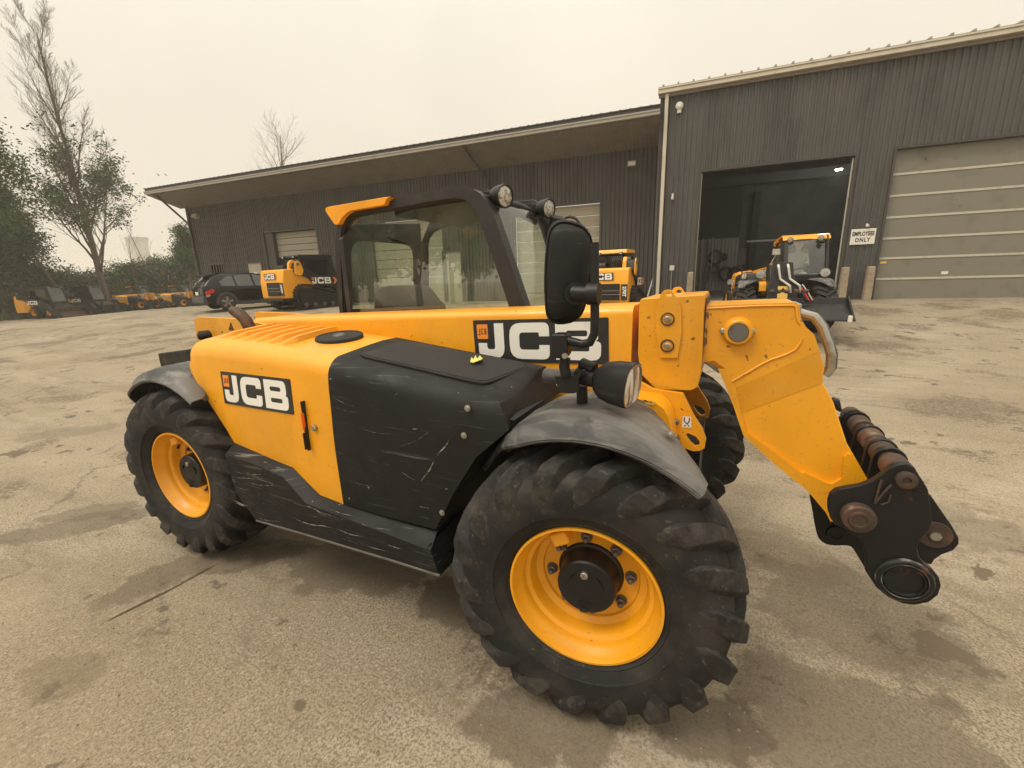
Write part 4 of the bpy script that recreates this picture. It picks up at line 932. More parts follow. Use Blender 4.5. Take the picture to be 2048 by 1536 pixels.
# roof: eave overhangs towards the yard
VE = -.35
f0, f1 = [(-28.099,6.174),(-3.340,6.244)]
zE = (f0[1]+f1[1])/2; uE0, uE1 = f0[0], f1[0]-.02
sof = MB(); n = int((uE1-uE0)/.14)
zj = e0[1]+.10
P = []
for i in range(n*2+1):
    u = uE0+(uE1-uE0)*i/(n*2); P.append((u, -.012 if i % 2 else 0))
V = [(u, VE+.02, zE+d) for u, d in P]+[(u, VL, zj+d) for u, d in P]
sof.add(V, [(i, i+1, len(P)+i+1, len(P)+i) for i in range(len(P)-1)]).build('soffit', M_soffit, BL, smooth=0, fix=False)
MB().box(uE0, uE1, VE-.10, VE+.015, zE+.01, zE+.13).box(uE0, uE1, VE-.12, VE-.09, zE+.10, zE+.15).build('gutter', M_gutter, BL, bevel=.01)
MB().box(uE0-.03, uE1, VE-.015, VE+.03, zE+.155, zE+.27).build('fascia', M_fascia, BL)
rf = MB(); m_ = int((uE1-uE0)/.3)
for i in range(m_):
    u = uE0+(uE1-uE0)*i/m_; rf.box(u, u+.05, VE-.055, VE+1.0, zE+.30, zE+.318)
rf.box(uE0-.05, uE1, VE-.05, VE+1.2, zE+.275, zE+.305)
rf.add([(uE0-.05,VE+1.2,zE+.29),(uE1,VE+1.2,zE+.29),(uE1,15,zE+1.5),(uE0-.05,15,zE+1.5)], [(0,1,2,3)])
rf.build('roof', M_fascia, BL)
MB().add([(uE0,VE,zE),(uE0,VL,zj),(uE0,VL,zE+.29),(uE0,VE,zE+.29)], [(0,1,2,3)]).build('eave_end', M_fascia, BL)
# rain pipes
MB().tube([(uE0+.55,VE+.05,zE), (uE0+.62,VE+.15,zE-.10), (uL-.12,VL-.25,zj-.55), (uL+.12,VL-.12,zj-.85), (uL+.12,VL-.10,LOT+.1)], .05, 8).build('downpipe', M_fascia, BL)
dp = [(-10.040,5.963)][0]; dq = [(-9.761,5.164)][0]
MB().tube([(dp[0],VE,zE), (dp[0]+.02,VE+.1,zE-.12), (dq[0]-.05,VL-.18,dq[1]+.25), (dq[0],VL-.10,dq[1]), (dq[0],VL-.09,LOT+.1)], .05, 8).build('downpipe', M_fascia, BL)
# sectional doors
def slat_door(name, a, b, z0, z1, v, hgt, mat, par):
    d = bpy.data.objects.new(name, None); COL.objects.link(d); d.parent = par
    n = max(1, round((z1-z0)/hgt)); base = None; h = (z1-z0)/n
    for i in range(n):
        if base is None:
            base = MB().prism([(0,0),(-.03,.012),(-.03,h*.48),(-.022,h*.5),(-.03,h*.52),(-.03,h-.028),(0,h-.012)], lambda p,q,dd:(dd,p,q), a+.01, b-.01).build('slat', mat, d, smooth=0)
            o = base
        else: o = base.copy(); COL.objects.link(o)
        o.location = (0, v, z0+i*h)
    return d
zb1 = [(-18.892,2.932)][0][1]
slat_door('roller_door', g1a+.55, g1b, zb1, g1t, VL+.25, .30, M_door, BL)
MB().box(g1a, g1a+.55, VL+.02, VL+.5, LOT-.1, g1t).build('door_jamb', M_fascia, BL)
slat_door('roller_door', gB0, gB1, LOT-.1, g1t, VL+.12, .42, M_door, BL)
slat_door('roller_door', gC0, gC1, LOT-.1, gCt, VL+.15, .42, M_door, BL)
for a, b, t in ((md0, md1, mdt), (mB0, mB1, mBt)):
    D = MB().box(a, b, VL+.0, VL+.05, LOT-.1, t).build('door', M_door, BL, bevel=.006)
    MB().box(a+(b-a)*.4, a+(b-a)*.62, VL-.012, VL-.002, t-.62, t-.45).box(a+(b-a)*.48, a+(b-a)*.56, VL-.012, VL-.002, t-.72, t-.64).build('notice', M_sign, D)
    MB().tube([(a+.10,VL-.05,LOT+.95),(a+.22,VL-.05,LOT+.95)], .015, 8).build('handle', M_grey, D)
for i in range(5):
    u = vt[0][0]+(vt[1][0]-vt[0][0])*(i+.5)/5
    MB().box(u-.03, u+.03, VL-.05, VL-.02, vt[2][1], vt[0][1]).build('vent_bar', M_fascia, BL)
# dark rooms behind the openings
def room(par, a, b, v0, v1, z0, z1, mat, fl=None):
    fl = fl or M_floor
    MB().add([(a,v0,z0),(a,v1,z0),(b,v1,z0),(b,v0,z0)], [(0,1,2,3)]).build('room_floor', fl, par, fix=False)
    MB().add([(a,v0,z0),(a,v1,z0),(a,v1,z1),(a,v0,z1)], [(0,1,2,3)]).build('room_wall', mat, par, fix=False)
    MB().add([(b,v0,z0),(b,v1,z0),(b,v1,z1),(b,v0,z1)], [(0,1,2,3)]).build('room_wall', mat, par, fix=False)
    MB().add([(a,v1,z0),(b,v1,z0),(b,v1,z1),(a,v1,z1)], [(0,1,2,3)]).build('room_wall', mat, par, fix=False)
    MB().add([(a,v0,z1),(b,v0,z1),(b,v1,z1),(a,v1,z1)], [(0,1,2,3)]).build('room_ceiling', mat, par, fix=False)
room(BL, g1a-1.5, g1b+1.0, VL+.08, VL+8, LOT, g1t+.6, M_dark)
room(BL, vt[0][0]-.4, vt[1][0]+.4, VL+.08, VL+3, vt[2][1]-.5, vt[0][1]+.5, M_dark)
wl = [(-4.316,5.285)][0]
fx = MB().box(-.15,.15,-.10,0,-.09,.10).build('wall_light', M_gutter, None, bevel=.02); fx.location = uv(wl[0], VL-.045, wl[1]); fx.rotation_euler = (0,0,WA)
MB().box(-.11,.11,-.108,-.098,-.06,.05).build('light_cover', M_sign, fx)
tag(fx, 'square wall light near the right end of the low workshop wall', 'wall light')
fl = [(-26.689,5.240)][0]
fx = MB().obox((0,-.18,0), (.2,0,0), (0,.10,-.05), (0,.04,.08)).build('flood_light', M_gutter, None, bevel=.02); fx.location = uv(fl[0], VL-.045, fl[1]); fx.rotation_euler = (0,0,WA)
MB().box(-.04,.04,-.12,0,.02,.10).build('lamp_arm', M_fascia, fx)
tag(fx, 'flood light on the left corner of the low workshop wall', 'flood light')

# ---- tall building on the right
VR = -.03
BR = bld('workshop', 'tall charcoal metal clad workshop with two big overhead doors', 'building')
zr = 6.86; uA, uB = -3.34, 13.0
dA0, dA1, dAt = -2.08, 1.80, 4.55
dB0, dB1, dBt = 2.72, 8.6, 4.60
wall_with_openings(uA, uB, LOT-.3, zr+.1, VR, [(dA0, dA1, LOT-.4, dAt), (dB0, dB1, LOT-.4, dBt)]).build('wall', M_wall2, BR, smooth=0, fix=False)
MB().box(uA-.05, uA, VR-.04, VR+12, LOT-.3, zr+.1).build('side_wall', M_wall2, BR)
for a, b, t in ((dA0,dA1,dAt),(dB0,dB1,dBt)):
    t_ = MB(); opening_trim(t_, a, b, LOT-.1, t, VR, w=.06, d=.16); t_.build('door_frame', M_fascia, BR)
MB().box(dA1-.035, dA1-.004, VR+.02, VR+.06, LOT, dAt-.05).build('door_track', M_strip, BR)
MB().box(dA0+.004, dA0+.025, VR+.02, VR+.06, LOT, dAt-.05).build('door_track', M_strip, BR)
# roof edge with gutter
MB().box(uA-.12, uB, VR-.20, VR-.03, zr-.02, zr+.09).box(uA-.12, uB, VR-.225, VR-.03, zr+.09, zr+.14).build('gutter', M_trimw, BR, bevel=.012)
MB().box(uA-.10, uB, VR-.10, VR-.028, zr-.10, zr-.024).build('eave_trim', M_soffit, BR)
rf = MB(); rf.add([(uA-.12,VR-.16,zr+.17),(uB,VR-.16,zr+.17),(uB,14,zr+1.9),(uA-.12,14,zr+1.9)], [(0,1,2,3)])
k = uA
while k < uB: rf.prism([(VR-.19,zr+.165),(VR-.19,zr+.215),(1.5,zr+.40),(1.5,zr+.35)], YZ, k, k+.05); k += .42
rf.build('roof', M_gutter, BR, smooth=0)
MB().box(uA+.085, uA+.19, VR-.13, VR-.03, LOT+.05, zr-.03).build('downpipe', M_trimw, BR, bevel=.015)
# sectional door with pale strips
zs = [LOT-.03, 1.21, 1.78, 2.32, 2.88, 3.44, 3.99, dBt]
D2 = bpy.data.objects.new('overhead_door', None); COL.objects.link(D2); D2.parent = BR
for i in range(7):
    MB().box(dB0+.01, dB1-.01, VR+.13, VR+.17, zs[i]+.002, zs[i+1]-.002).build('door_panel', M_olive, D2, bevel=.004)
    if i < 6: MB().box(dB0+.01, dB1-.01, VR+.115, VR+.128, zs[i+1]-.028, zs[i+1]+.028).build('door_strip', M_strip, D2)
MB().box(4.22, 4.36, VR+.118, VR+.129, 1.30, 1.38).build('door_label', M_sign, D2)
MB().box(2.80, 2.95, VR+.118, VR+.129, 1.64, 1.70).build('door_label', M_sticker, D2)
# interior of the open bay
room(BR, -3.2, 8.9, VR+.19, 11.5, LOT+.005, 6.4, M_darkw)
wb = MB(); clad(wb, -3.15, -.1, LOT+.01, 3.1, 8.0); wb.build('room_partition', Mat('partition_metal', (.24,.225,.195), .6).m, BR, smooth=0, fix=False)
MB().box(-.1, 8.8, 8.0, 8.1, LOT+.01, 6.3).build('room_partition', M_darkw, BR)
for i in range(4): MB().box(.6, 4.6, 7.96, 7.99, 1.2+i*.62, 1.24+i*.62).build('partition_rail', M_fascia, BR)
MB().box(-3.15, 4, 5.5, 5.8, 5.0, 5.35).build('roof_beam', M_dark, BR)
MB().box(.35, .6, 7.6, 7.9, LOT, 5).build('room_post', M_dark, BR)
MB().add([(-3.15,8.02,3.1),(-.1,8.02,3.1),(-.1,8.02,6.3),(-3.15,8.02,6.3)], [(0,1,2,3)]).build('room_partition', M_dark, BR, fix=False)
def at_b(o, u, v, z): o.location = uv(u, v, z); o.rotation_euler = (0,0,WA); return o
lp = [(2.349,4.868)][0]
o = MB().lathe([(0,.12),(.03,.12),(.05,.09),(.05,0)], 20, axis=(0,0,1)).build('ceiling_lamp', M_grey, None); at_b(o, lp[0], 3.5, lp[1])
e = MB().lathe([(0,.11),(-.03,.10),(-.04,0)], 20, axis=(0,0,1)).build('lamp_lens', M_emit, o); MB().tube([(0,0,.05),(0,0,1.6)], .012, 6).build('lamp_rod', M_dark, o)
pl_ = bpy.data.lights.new('lamp_glow', 'POINT'); pl_.energy = 110; pl_.color = (1,.97,.9); pl_.shadow_soft_size = .12
plo = bpy.data.objects.new('lamp_glow', pl_); COL.objects.link(plo); plo.parent = o; plo.location = (0,0,-.2)
tag(o, 'lit round lamp hanging inside the open bay', 'ceiling lamp')
lf_ = [(0.132,2.760),(0.966,2.773)]
o = MB().box(-.55,.55,-.05,.05,0,.06).build('strip_light', M_grey, None); at_b(o, (lf_[0][0]+lf_[1][0])/2, 6, lf_[0][1])
MB().box(-.5,.5,-.03,.03,-.012,-.002).build('lamp_tube', M_strip, o); MB().tube([(-.4,0,.06),(-.4,0,2.5)],.01,6).build('lamp_rod', M_dark, o)
tag(o, 'unlit strip light hanging in the dark open bay', 'strip light')
# ladder and hoses inside
ld = [(-1.740,2.906),(-1.326,0.733)]
L_ = thing('ladder', 'aluminium ladder leaning on the back wall of the open bay', 'ladder', uv([(-1.530,0.740)][0][0]+.1, 7.7, LOT), WA)
for sx in (-.22,.22): MB().obox((sx,0,1.25), (.02,0,0), (0,.03,0), (0,0,1.25)).build('rail', M_grey, L_)
rg = None
for i in range(9):
    if rg is None: rg = o = MB().tube([(-.22,0,0),(.22,0,0)], .016, 8).build('rung', M_grey, L_)
    else: o = rg.copy(); COL.objects.link(o)
    o.location = (0,0,.25+i*.26)
for i, (px, rr, lab) in enumerate(((([(-1.052,2.241)][0]), .30, 'black hose coil hanging top left on the bay back wall'), (([(-0.559,1.460)][0]), .30, 'black hose coil hanging low in the middle of the bay back wall'), (([(-1.056,1.709)][0]), .20, 'small black hose coil hanging lowest left on the bay back wall'), (([(-0.150,1.447)][0]), .30, 'black hose coil hanging at the right end of the bay back wall'), (([(-0.685,2.248)][0]), .14, 'little black hose loop hanging top middle on the bay back wall'))):
    hb2 = MB()
    for j in range(3): hb2.tube([((rr-.03*j)*cos(2*pi*q/18), -.03*j, (rr*1.15-.03*j)*sin(2*pi*q/18)) for q in range(19)], .028, 6, caps=False)
    o = hb2.build('hose_coil', M_seal, None); at_b(o, px[0], 7.88, px[1]); tag(o, lab, 'hose', 'hoses on the bay wall')
# sign, lights, boxes, pipes and posts on the right building
sp_ = [(1.963,2.608),(2.539,2.609),(2.551,2.195),(1.970,2.186)]
sw, sh = sp_[1][0]-sp_[0][0], sp_[0][1]-sp_[3][1]
S_ = MB().box(-sw/2, sw/2, -.012, 0, -sh/2, sh/2).build('wall_sign', M_sign, None, bevel=.003); at_b(S_, (sp_[0][0]+sp_[1][0])/2, VR-.045, (sp_[0][1]+sp_[3][1])/2)
tag(S_, 'white sign board reading employees only between the overhead doors', 'sign')
text_mesh('EMPLOYEES', .155, M_text, 'lettering', S_, (0,-.0125,.072), (1,0,0), (0,0,1), sx=.64, bold=.006, lift=.001)
text_mesh('ONLY', .155, M_text, 'lettering', S_, (0,-.0125,-.095), (1,0,0), (0,0,1), sx=.74, bold=.006, lift=.001, space=1.25)
wl = [(-2.832,6.470)][0]
o = MB().lathe([(0,.115),(.03,.115),(.06,.10),(.075,.07),(.08,0)], 24, axis=(0,-1,0)).build('wall_lamp', M_pvc, None); at_b(o, wl[0], VR-.03, wl[1]); MB().lathe([(.08,.05),(.09,.045),(.09,0)], 20, axis=(0,-1,0)).build('lamp_lens', M_sign, o); MB().box(-.06,.06,-.05,0,-.20,-.10).build('lamp_base', M_pvc, o, bevel=.015)
tag(o, 'round white wall lamp high up by the cream downpipe', 'wall lamp')
cm = [(-2.889,3.871)][0]
o = MB().lathe([(0,.05),(.04,.05),(.07,.035),(.08,0)], 18, axis=(0,-1,-.4)).build('security_camera', M_pvc, None); at_b(o, cm[0], VR-.05, cm[1]); MB().box(-.03,.03,-.02,.02,.05,.14).build('mount', M_pvc, o)
tag(o, 'white dome security camera left of the open bay', 'camera')
cm = [(2.304,2.676)][0]
o = MB().lathe([(0,.04),(.05,.04),(.075,.03),(.08,0)], 16, axis=(.3,-1,-.2)).build('security_camera', M_pvc, None); at_b(o, cm[0], VR-.05, cm[1]+.01); MB().box(-.02,.02,-.02,.02,-.02,.06).build('mount', M_pvc, o)
tag(o, 'small white camera mounted just above the white sign', 'camera')
bx_ = [(-2.787,1.721)][0]
o = MB().box(-.07,.07,-.09,0,-.08,.08).build('socket_box', M_pvc, None, bevel=.01); at_b(o, bx_[0], VR-.03, bx_[1]); MB().tube([(0,-.04,-.08),(0,-.04,-1.0)], .018, 8).build('conduit', M_grey, o)
tag(o, 'pale electrical box with conduit left of the open bay', 'electrical box')
pt_ = [(-3.407,1.670),(-3.542,0.856)]
o = MB().tube([(0,0,0),(.28,.18,1.15)], .032, 10).build('pipe', M_pvc, None); at_b(o, pt_[1][0]-.05, .7, LOT+.02); tag(o, 'white pipe leaning on the wall beside the cream downpipe', 'pipe')
for (u, lab, tl_) in (([(1.886,1.493)][0][0], 'concrete post at the right side of the open bay', 4), ([(2.484,1.472)][0][0], 'concrete post at the left edge of the closed olive door', 4), ([(-2.217,1.559)][0][0], 'concrete post at the left side of the open bay', 1)):
    p_ = MB(); prv = None
    o = p_.loft([[(-.095,-.09,0),(.095,-.09,0),(.095,.09,0),(-.095,.09,0)],[(-.09,-.085,.5),(.092,-.09,.5),(.09,.085,.5),(-.09,.09,.5)],[(-.085,-.09,.93),(.085,-.085,.95),(.085,.085,.96),(-.08,.085,.95)]], closed=True).build('bollard', M_conc, None, bevel=.02)
    q = uv(u, -.32); at_b(o, u, -.32, ground_z(q.x, q.y)-.03); tag(o, lab, 'bollard', 'concrete bollards')
# ------------------------------------------------------------------ other vehicles
def skid_steer(name, label, tracks, new=True, front='bucket', group=None):
    S0 = thing(name, label, 'skid steer', group=group); Y = M_yel_new if new else M_yel_worn
    # frame: x forward, y left
    MB().prism([(-1.35,.32),(1.15,.32),(1.2,.75),(.9,.95),(-1.3,.95)], XZ, -.50, .50).build('chassis', M_blk, S0, bevel=.02)
    MB().prism(rounded([(-1.72,.42),(-.85,.42),(-.62,.62),(-.42,1.0),(-.75,1.45),(-.95,1.52),(-1.66,1.50),(-1.74,1.0)],[.05,.05,.05,.1,.05,.1,.08,.1]), XZ, -.78, .78).build('rear_body', Y, S0, bevel=.04, seg=3)
    G = MB().box(-1.765,-1.735,-.52,.30,.52,1.02).build('rear_grille', M_blk, S0)
    for i in range(5): MB().box(-1.775,-1.764,-.48,.26,.56+i*.09,.60+i*.09).build('grille_bar', M_seal, G)
    MB().box(-1.775,-1.74,-.54,.32,.68,.70).box(-1.775,-1.74,-.54,.32,.80,.815).build('grille_guard', M_grey, S0)
    logo(S0, (-1.748, .42, 1.13), (0,-1,0), (0,0,1), .23, w=3.2, n=(-1,0,0))
    for yy in (-.68,.62):
        for zz in (1.22,1.11): MB().lathe([(0,.045),(.015,.04),(.02,0)], 14, c=(-1.74,yy,zz), axis=(-1,0,0)).build('tail_light', M_red, S0)
    MB().box(-1.76,-1.735,-.76,-.57,.52,1.0).build('label_panel', M_decal, S0)
    MB().box(-1.85,-1.30,-.82,.82,.32,.42).build('rear_bumper', M_blk, S0, bevel=.02)
    # cab
    C_ = MB()
    pil = [[(-.72,.95),(-.78,1.98),(.66,2.05),(.86,1.05),(.86,.75),(.5,.75)], rounded([(-.60,1.12),(-.62,1.86),(.52,1.90),(.66,1.14)], .07)]
    for y0, y1 in ((-.50,-.44),(.44,.50)): 
        MB().prism(pil, XZ, y0, y1).build('side_frame', M_blk, S0, bevel=.012)
        MB().prism(pil[1], XZ, (y0+y1)/2-.003, (y0+y1)/2+.003).build('side_window', M_cglass, S0, smooth=0)
    MB().prism(rounded([(-.85,1.96),(-.80,2.06),(.66,2.10),(.76,2.04),(.68,2.0)], .03), XZ, -.52, .52).build('roof', M_blk, S0, bevel=.02)
    MB().add([(.66,-.44,2.0),(.66,.44,2.0),(.85,.44,1.1),(.85,-.44,1.1)], [(0,1,2,3)]).build('windscreen', M_dullglass, S0, fix=False)
    MB().tube([(.67,-.45,2.02),(.87,-.45,1.06)], .04, 8).build('front_pillar', M_blk, S0); MB().tube([(.67,.45,2.02),(.87,.45,1.06)], .04, 8).build('front_pillar', M_blk, S0)
    MB().box(.875,.90,-.44,.44,.76,1.08).build('front_panel', M_blk, S0)
    MB().add([(-.74,-.40,1.2),(-.74,.40,1.2),(-.76,.40,1.9),(-.76,-.40,1.9)], [(0,1,2,3)]).build('rear_window', M_cglass, S0, fix=False)
    for yy in (-.42,.30): 
        MB().box(-.93,-.84,yy,yy+.12,1.93,2.02).build('work_lamp', M_blk, S0, bevel=.015); MB().box(-.94,-.932,yy+.015,yy+.105,1.945,2.005).build('lamp_lens', M_lens, S0)
        MB().box(.74,.78,yy,yy+.10,1.99,2.04).build('work_lamp', M_lens, S0, bevel=.01)
    MB().box(-.3,.3,-.28,.28,1.0,1.6).build('seat', M_seat, S0, bevel=.08)
    # air filter and hoses behind the cab
    MB().tube([(-1.0,.1,1.56),(-1.0,.55,1.56)], .14, 14).build('air_filter', M_blk, S0)
    hs_ = MB()
    for i in range(5): hs_.tube([(-1.0,-.40+.07*i,1.45),(-1.08,-.40+.07*i,1.72),(-.98,-.42+.07*i,1.86),(-.86,-.42+.07*i,1.78)], .022, 6)
    stuff(hs_.build('hoses', M_seal, S0))
    # single lift arm on the right side
    AR = rounded([(-1.30,1.40),(-1.18,1.72),(-1.02,1.78),(-.85,1.60),(-.35,1.30),(.55,1.18),(1.15,.62),(1.42,.42),(1.38,.25),(1.20,.22),(.95,.45),(.35,.80),(-.45,.90),(-.75,1.18),(-1.10,1.30)], .05)
    A_ = MB().prism(AR, XZ, -.86, -.62).build('lift_arm', M_blk, S0, bevel=.02)
    MB().prism(rounded([(-1.36,1.32),(-1.30,1.74),(-1.15,1.86),(-1.0,1.80),(-.82,1.45),(-1.0,1.25)], .06), XZ, -.62, -.50).prism(rounded([(-1.30,1.30),(-1.22,1.76),(-1.10,1.82),(-1.0,1.76),(-.90,1.45),(-1.0,1.25)], .06), XZ, -.90, -.862).build('arm_pivot', Y if new else M_blk, S0, bevel=.015)
    MB().lathe([(0,.06),(.03,.055),(.03,0)], 16, c=(-1.12,-.90,1.68), axis=(0,-1,0)).build('pivot_pin', M_dsteel, S0)
    logo(S0, (-.62,-.862,.915), (1,0,.0), (0,0,1), .30, w=3.1, panel=False, emblem=True)
    cv = MB()
    for i in range(2):
        x = .36+.17*i; cv.prism([(x,.93),(x+.09,.93),(x+.19,1.06),(x+.09,1.19),(x,1.19),(x+.10,1.06)], XZ, -.866, -.861)
    cvo = cv
    for i in range(2 if new else 0):
        x = .36+.17*i; MB().prism([(x,.93),(x+.09,.93),(x+.19,1.06),(x+.09,1.19),(x,1.19),(x+.10,1.06)], XZ, -.866, -.861).build('chevron', M_orange, S0, smooth=0)
    MB().prism(rounded([(1.1,.25),(1.4,.25),(1.45,.7),(1.3,.72)],.04), XZ, -.62, .62).build('arm_crossbar', M_blk, S0, bevel=.02)
    if front == 'bucket':
        b = MB().prism(rounded([(1.30,.12),(2.02,.06),(2.02,.10),(1.55,.18),(1.42,.42),(1.60,.72),(1.55,.74),(1.34,.55)],.03), XZ, -.88, .88)
        b.build('bucket', M_rust, S0)
        for y0 in (-.90,.865): MB().prism([(1.33,.12),(2.02,.07),(1.60,.72),(1.36,.56)], XZ, y0, y0+.035).build('bucket_side', M_blk_worn, S0)
        logo(S0, (.935,.36,.72), (0,-1,0), (0,0,1), .20, w=3.2, n=(1,0,0), panel=False, emblem=False)
    else:
        MB().box(1.44,1.50,-.62,.62,.10,.16).box(1.44,1.50,-.62,.62,.62,.68).build('fork_frame', M_blk, S0)
        for yy in (-.5,.38):
            MB().prism([(1.50,.08),(2.5,.05),(2.5,.075),(1.56,.13),(1.56,.95),(1.50,.95)], XZ, yy, yy+.12).build('fork', M_blk_worn, S0)
    if tracks:
        for sy in (-1, 1):
            y0, y1 = (-.98,-.62) if sy < 0 else (.62,.98)
            loop = rounded([(-1.42,.62),(-1.30,.08),(-1.10,0),(1.05,0),(1.32,.14),(1.30,.34),(1.05,.46),(-.75,.90),(-1.18,.92)], [.15,.15,.1,.1,.15,.15,.1,.15,.15], 5)
            pts = [Vector((x,0,z)) for x, z in loop]; N = len(pts)
            def off(d):
                o = []
                for i in range(N):
                    t = (pts[(i+1)%N]-pts[i-1]).normalized(); o.append((pts[i].x - t.z*-d*-1*-1, pts[i].z + t.x*-d*-1*-1) if False else (pts[i].x + t.z*d, pts[i].z - t.x*d))
                return o
            a = off(-.0); inn_ = off(-.045) 
            cx = sum(p[0] for p in loop)/N; cz_ = sum(p[1] for p in loop)/N
            def shrink(d): 
                r = off(d)
                return r
            i1 = shrink(.05); test = sum((p[0]-cx)**2+(p[1]-cz_)**2 for p in i1) < sum((p[0]-cx)**2+(p[1]-cz_)**2 for p in loop)
            i1 = shrink(.05 if test else -.05)
            MB().prism([loop, i1], XZ, y0, y1).build('track', M_rub, S0, smooth=30)
            # lugs round the belt
            per = [0]; 
            for i in range(N): per.append(per[-1]+(pts[(i+1)%N]-pts[i]).length)
            n = 52; lu = MB()
            for k in range(n):
                s_ = per[-1]*k/n; i = max(j for j in range(N) if per[j] <= s_); f_ = (s_-per[i])/max(1e-6,per[i+1]-per[i]); p = pts[i].lerp(pts[(i+1)%N], f_); t = (pts[(i+1)%N]-pts[i]).normalized(); nn_ = Vector((t.z,0,-t.x)) * (-1 if test else 1)
                lu.obox(p+nn_*.012+Vector((0,(y0+y1)/2,0)), t*.028, (0,(y1-y0)/2-.005,0), nn_*.022)
            lu.build('track_lugs', M_lug, S0, smooth=0)
            yy = y0-.005 if sy < 0 else y1+.005
            MB().prism([(p[0]*.93+cx*.07, p[1]*.86+cz_*.14) for p in i1], XZ, y0+.06, y1-.06).build('track_frame', M_blk_worn, S0)
            for x in (-1.0,-.6,-.2,.2,.6,1.0): MB().lathe([(0,.09),(.03,.09),(.03,.03),(.05,.03),(.05,0)], 16, c=(x,(y0+.07) if sy<0 else (y1-.07),.14), axis=(0,sy,0)).build('track_roller', M_dsteel, S0)
    else:
        for sy in (-1, 1):
            for x in (-.62,.62):
                w = bpy.data.objects.new('wheel', None); COL.objects.link(w); w.parent = S0; w.location = (x, sy*.62, .42)
                w.scale = (.84, .95*-1*sy*-1 if sy < 0 else -.95, .84)
                w.scale = (.84, .95 if sy < 0 else -.95, .84)
                for src in (tyre, lug, rimo):
                    n = src.copy(); COL.objects.link(n); n.parent = w
    return S0
def ground_at(o, x, y, rz, dz=0): o.location = (x, y, ground_z(x, y)+dz); o.rotation_euler = (0,0,rz); return o
# tracked loader seen from behind, left of the cab
sA = skid_steer('track_loader', 'yellow and black tracked loader with red tail lights beside the black car', True, True, 'forks', 'skid steer loaders in the yard')
ground_at(sA, -12.9, 10.9, R(84))
txt = text_mesh('270T', .15, M_white, 'lettering', sA, (-1.762,-.665,.78), (0,0,-1), (0,-1,0), bold=.006, lift=.003)
# second tracked loader behind the mirror
sB = copy_tree(sA); sB['label'] = 'tracked loader with yellow roof and 270T lettering behind the big mirror'; sB['group'] = 'skid steer loaders in the yard'
sB.scale = (.82,.82,.82); ground_at(sB, -.28, 10.75, R(91))
MB().prism(rounded([(-.86,1.97),(-.80,2.10),(.66,2.14),(.76,2.06),(.66,2.03)], .03), XZ, -.53, .53).build('roof_cover', M_yel_new, sB, bevel=.02)
# row along the far edge of the lot
sC = skid_steer('wheel_loader', 'wheeled skid steer with rusty bucket parked leftmost in the far row', False, False, 'bucket', 'skid steer loaders in the yard')
ground_at(sC, -38.6, 10.9, R(18))
sD = skid_steer('track_loader', 'black tracked skid steer with forks second in the far row', True, False, 'forks', 'skid steer loaders in the yard')
ground_at(sD, -41.2, 14.0, R(18))
HSK = ('fallen_leaf',)
for (x, y, rz, lab) in ((-43.2, 16.9, R(22), 'yellow telehandler with black cab third in the far row'), (-43.6, 20.3, R(22), 'telehandler with orange cab roof edge fourth in the far row'), (-41.8, 23.4, R(22), 'half hidden telehandler farthest back behind the black car')):
    t = place_copy(T, (x, y, ground_z(x, y)), rz, lab, 'telehandlers in the yard', skip=('mirror_head','mirror_arm','mirror_joint','collar_bolt','bolt_recess','weld_seam','wire_clip','cover_bolt','clamp_bolt','plate_bolt','small_sticker'))
# big tyre at the left edge of the picture
w = thing('spare_tyre', 'big dark tyre standing at the left edge of the lot', 'tyre', (-38.3, 7.6, ground_z(-38.3,7.6)+.72), R(60)); w.scale = (1.45,1.3,1.45)
for src in (tyre, lug):
    n = src.copy(); COL.objects.link(n); n.parent = w
# telehandler coming out of the open bay
TX = [c for c in ('boom_nose','nose_side_plate','weld_seam','pin_boss','nose_pin','pin_bolt','hydraulic_pipe','pipe_clamp','wire_stub','carriage_plate','link_plate','hanger_plate','top_tube','pin_collar','round_boss','bottom_tube','pin_washer','link_pin','wire_clip','mirror_head','mirror_joint','mirror_arm','arm_clamp','clamp_bolt','clamp_post','collar_bolt','bolt_recess','lifting_eye','cover_bolt','exhaust_pipe','inner_mirror')]
tq = [(3.857,12.806,0.704)][0]
TR = place_copy(T, (0,0,0), 0, 'telehandler with a driver and black bucket in front of the open bay', 'telehandlers in the yard', skip=TX)
RA = R(-85)
fpos = Vector((3.72, 9.15, 0))     # middle of the front axle
base = fpos - Vector((cos(RA), sin(RA), 0))*2.32
TR.location = (base.x, base.y, ground_z(fpos.x, fpos.y)); TR.rotation_euler = (0,0,RA)
MB().prism(rounded([(2.30,1.42),(2.62,1.42),(2.85,1.15),(3.02,.55),(2.90,.45),(2.62,.75),(2.35,1.10)],.05), XZ, -.34, .10).build('boom_head', M_blk, TR, bevel=.02)
hd2 = MB().prism([(.5,.0)]+[(0,0)]+[(0,1)]+[(.5,1)], lambda a,b,d:(3.04-.17*b-.02+d*.6, -.37+a, .5+.85*b), 0, .05)
MB().loft([[(3.06,-.40,.48),(3.06,.16,.48),(2.99,.16,.46),(2.99,-.40,.46)],[(2.99,-.38,.95),(2.99,.14,.95),(2.92,.14,.95),(2.92,-.38,.95)],[(2.86,-.30,1.25),(2.86,.06,1.25),(2.80,.06,1.25),(2.80,-.30,1.25)],[(2.80,-.30,1.45),(2.80,.06,1.45),(2.74,.06,1.45),(2.74,-.30,1.45)]], closed=True).build('head_plate', M_blk, TR, bevel=.01)
MB().loft([[(3.03,-.20,.72),(3.03,-.02,.72)],[(2.998,-.20,.98),(2.998,-.02,.98)]], caps=False).build('warning_sticker', M_sticker, TR, fix=False)
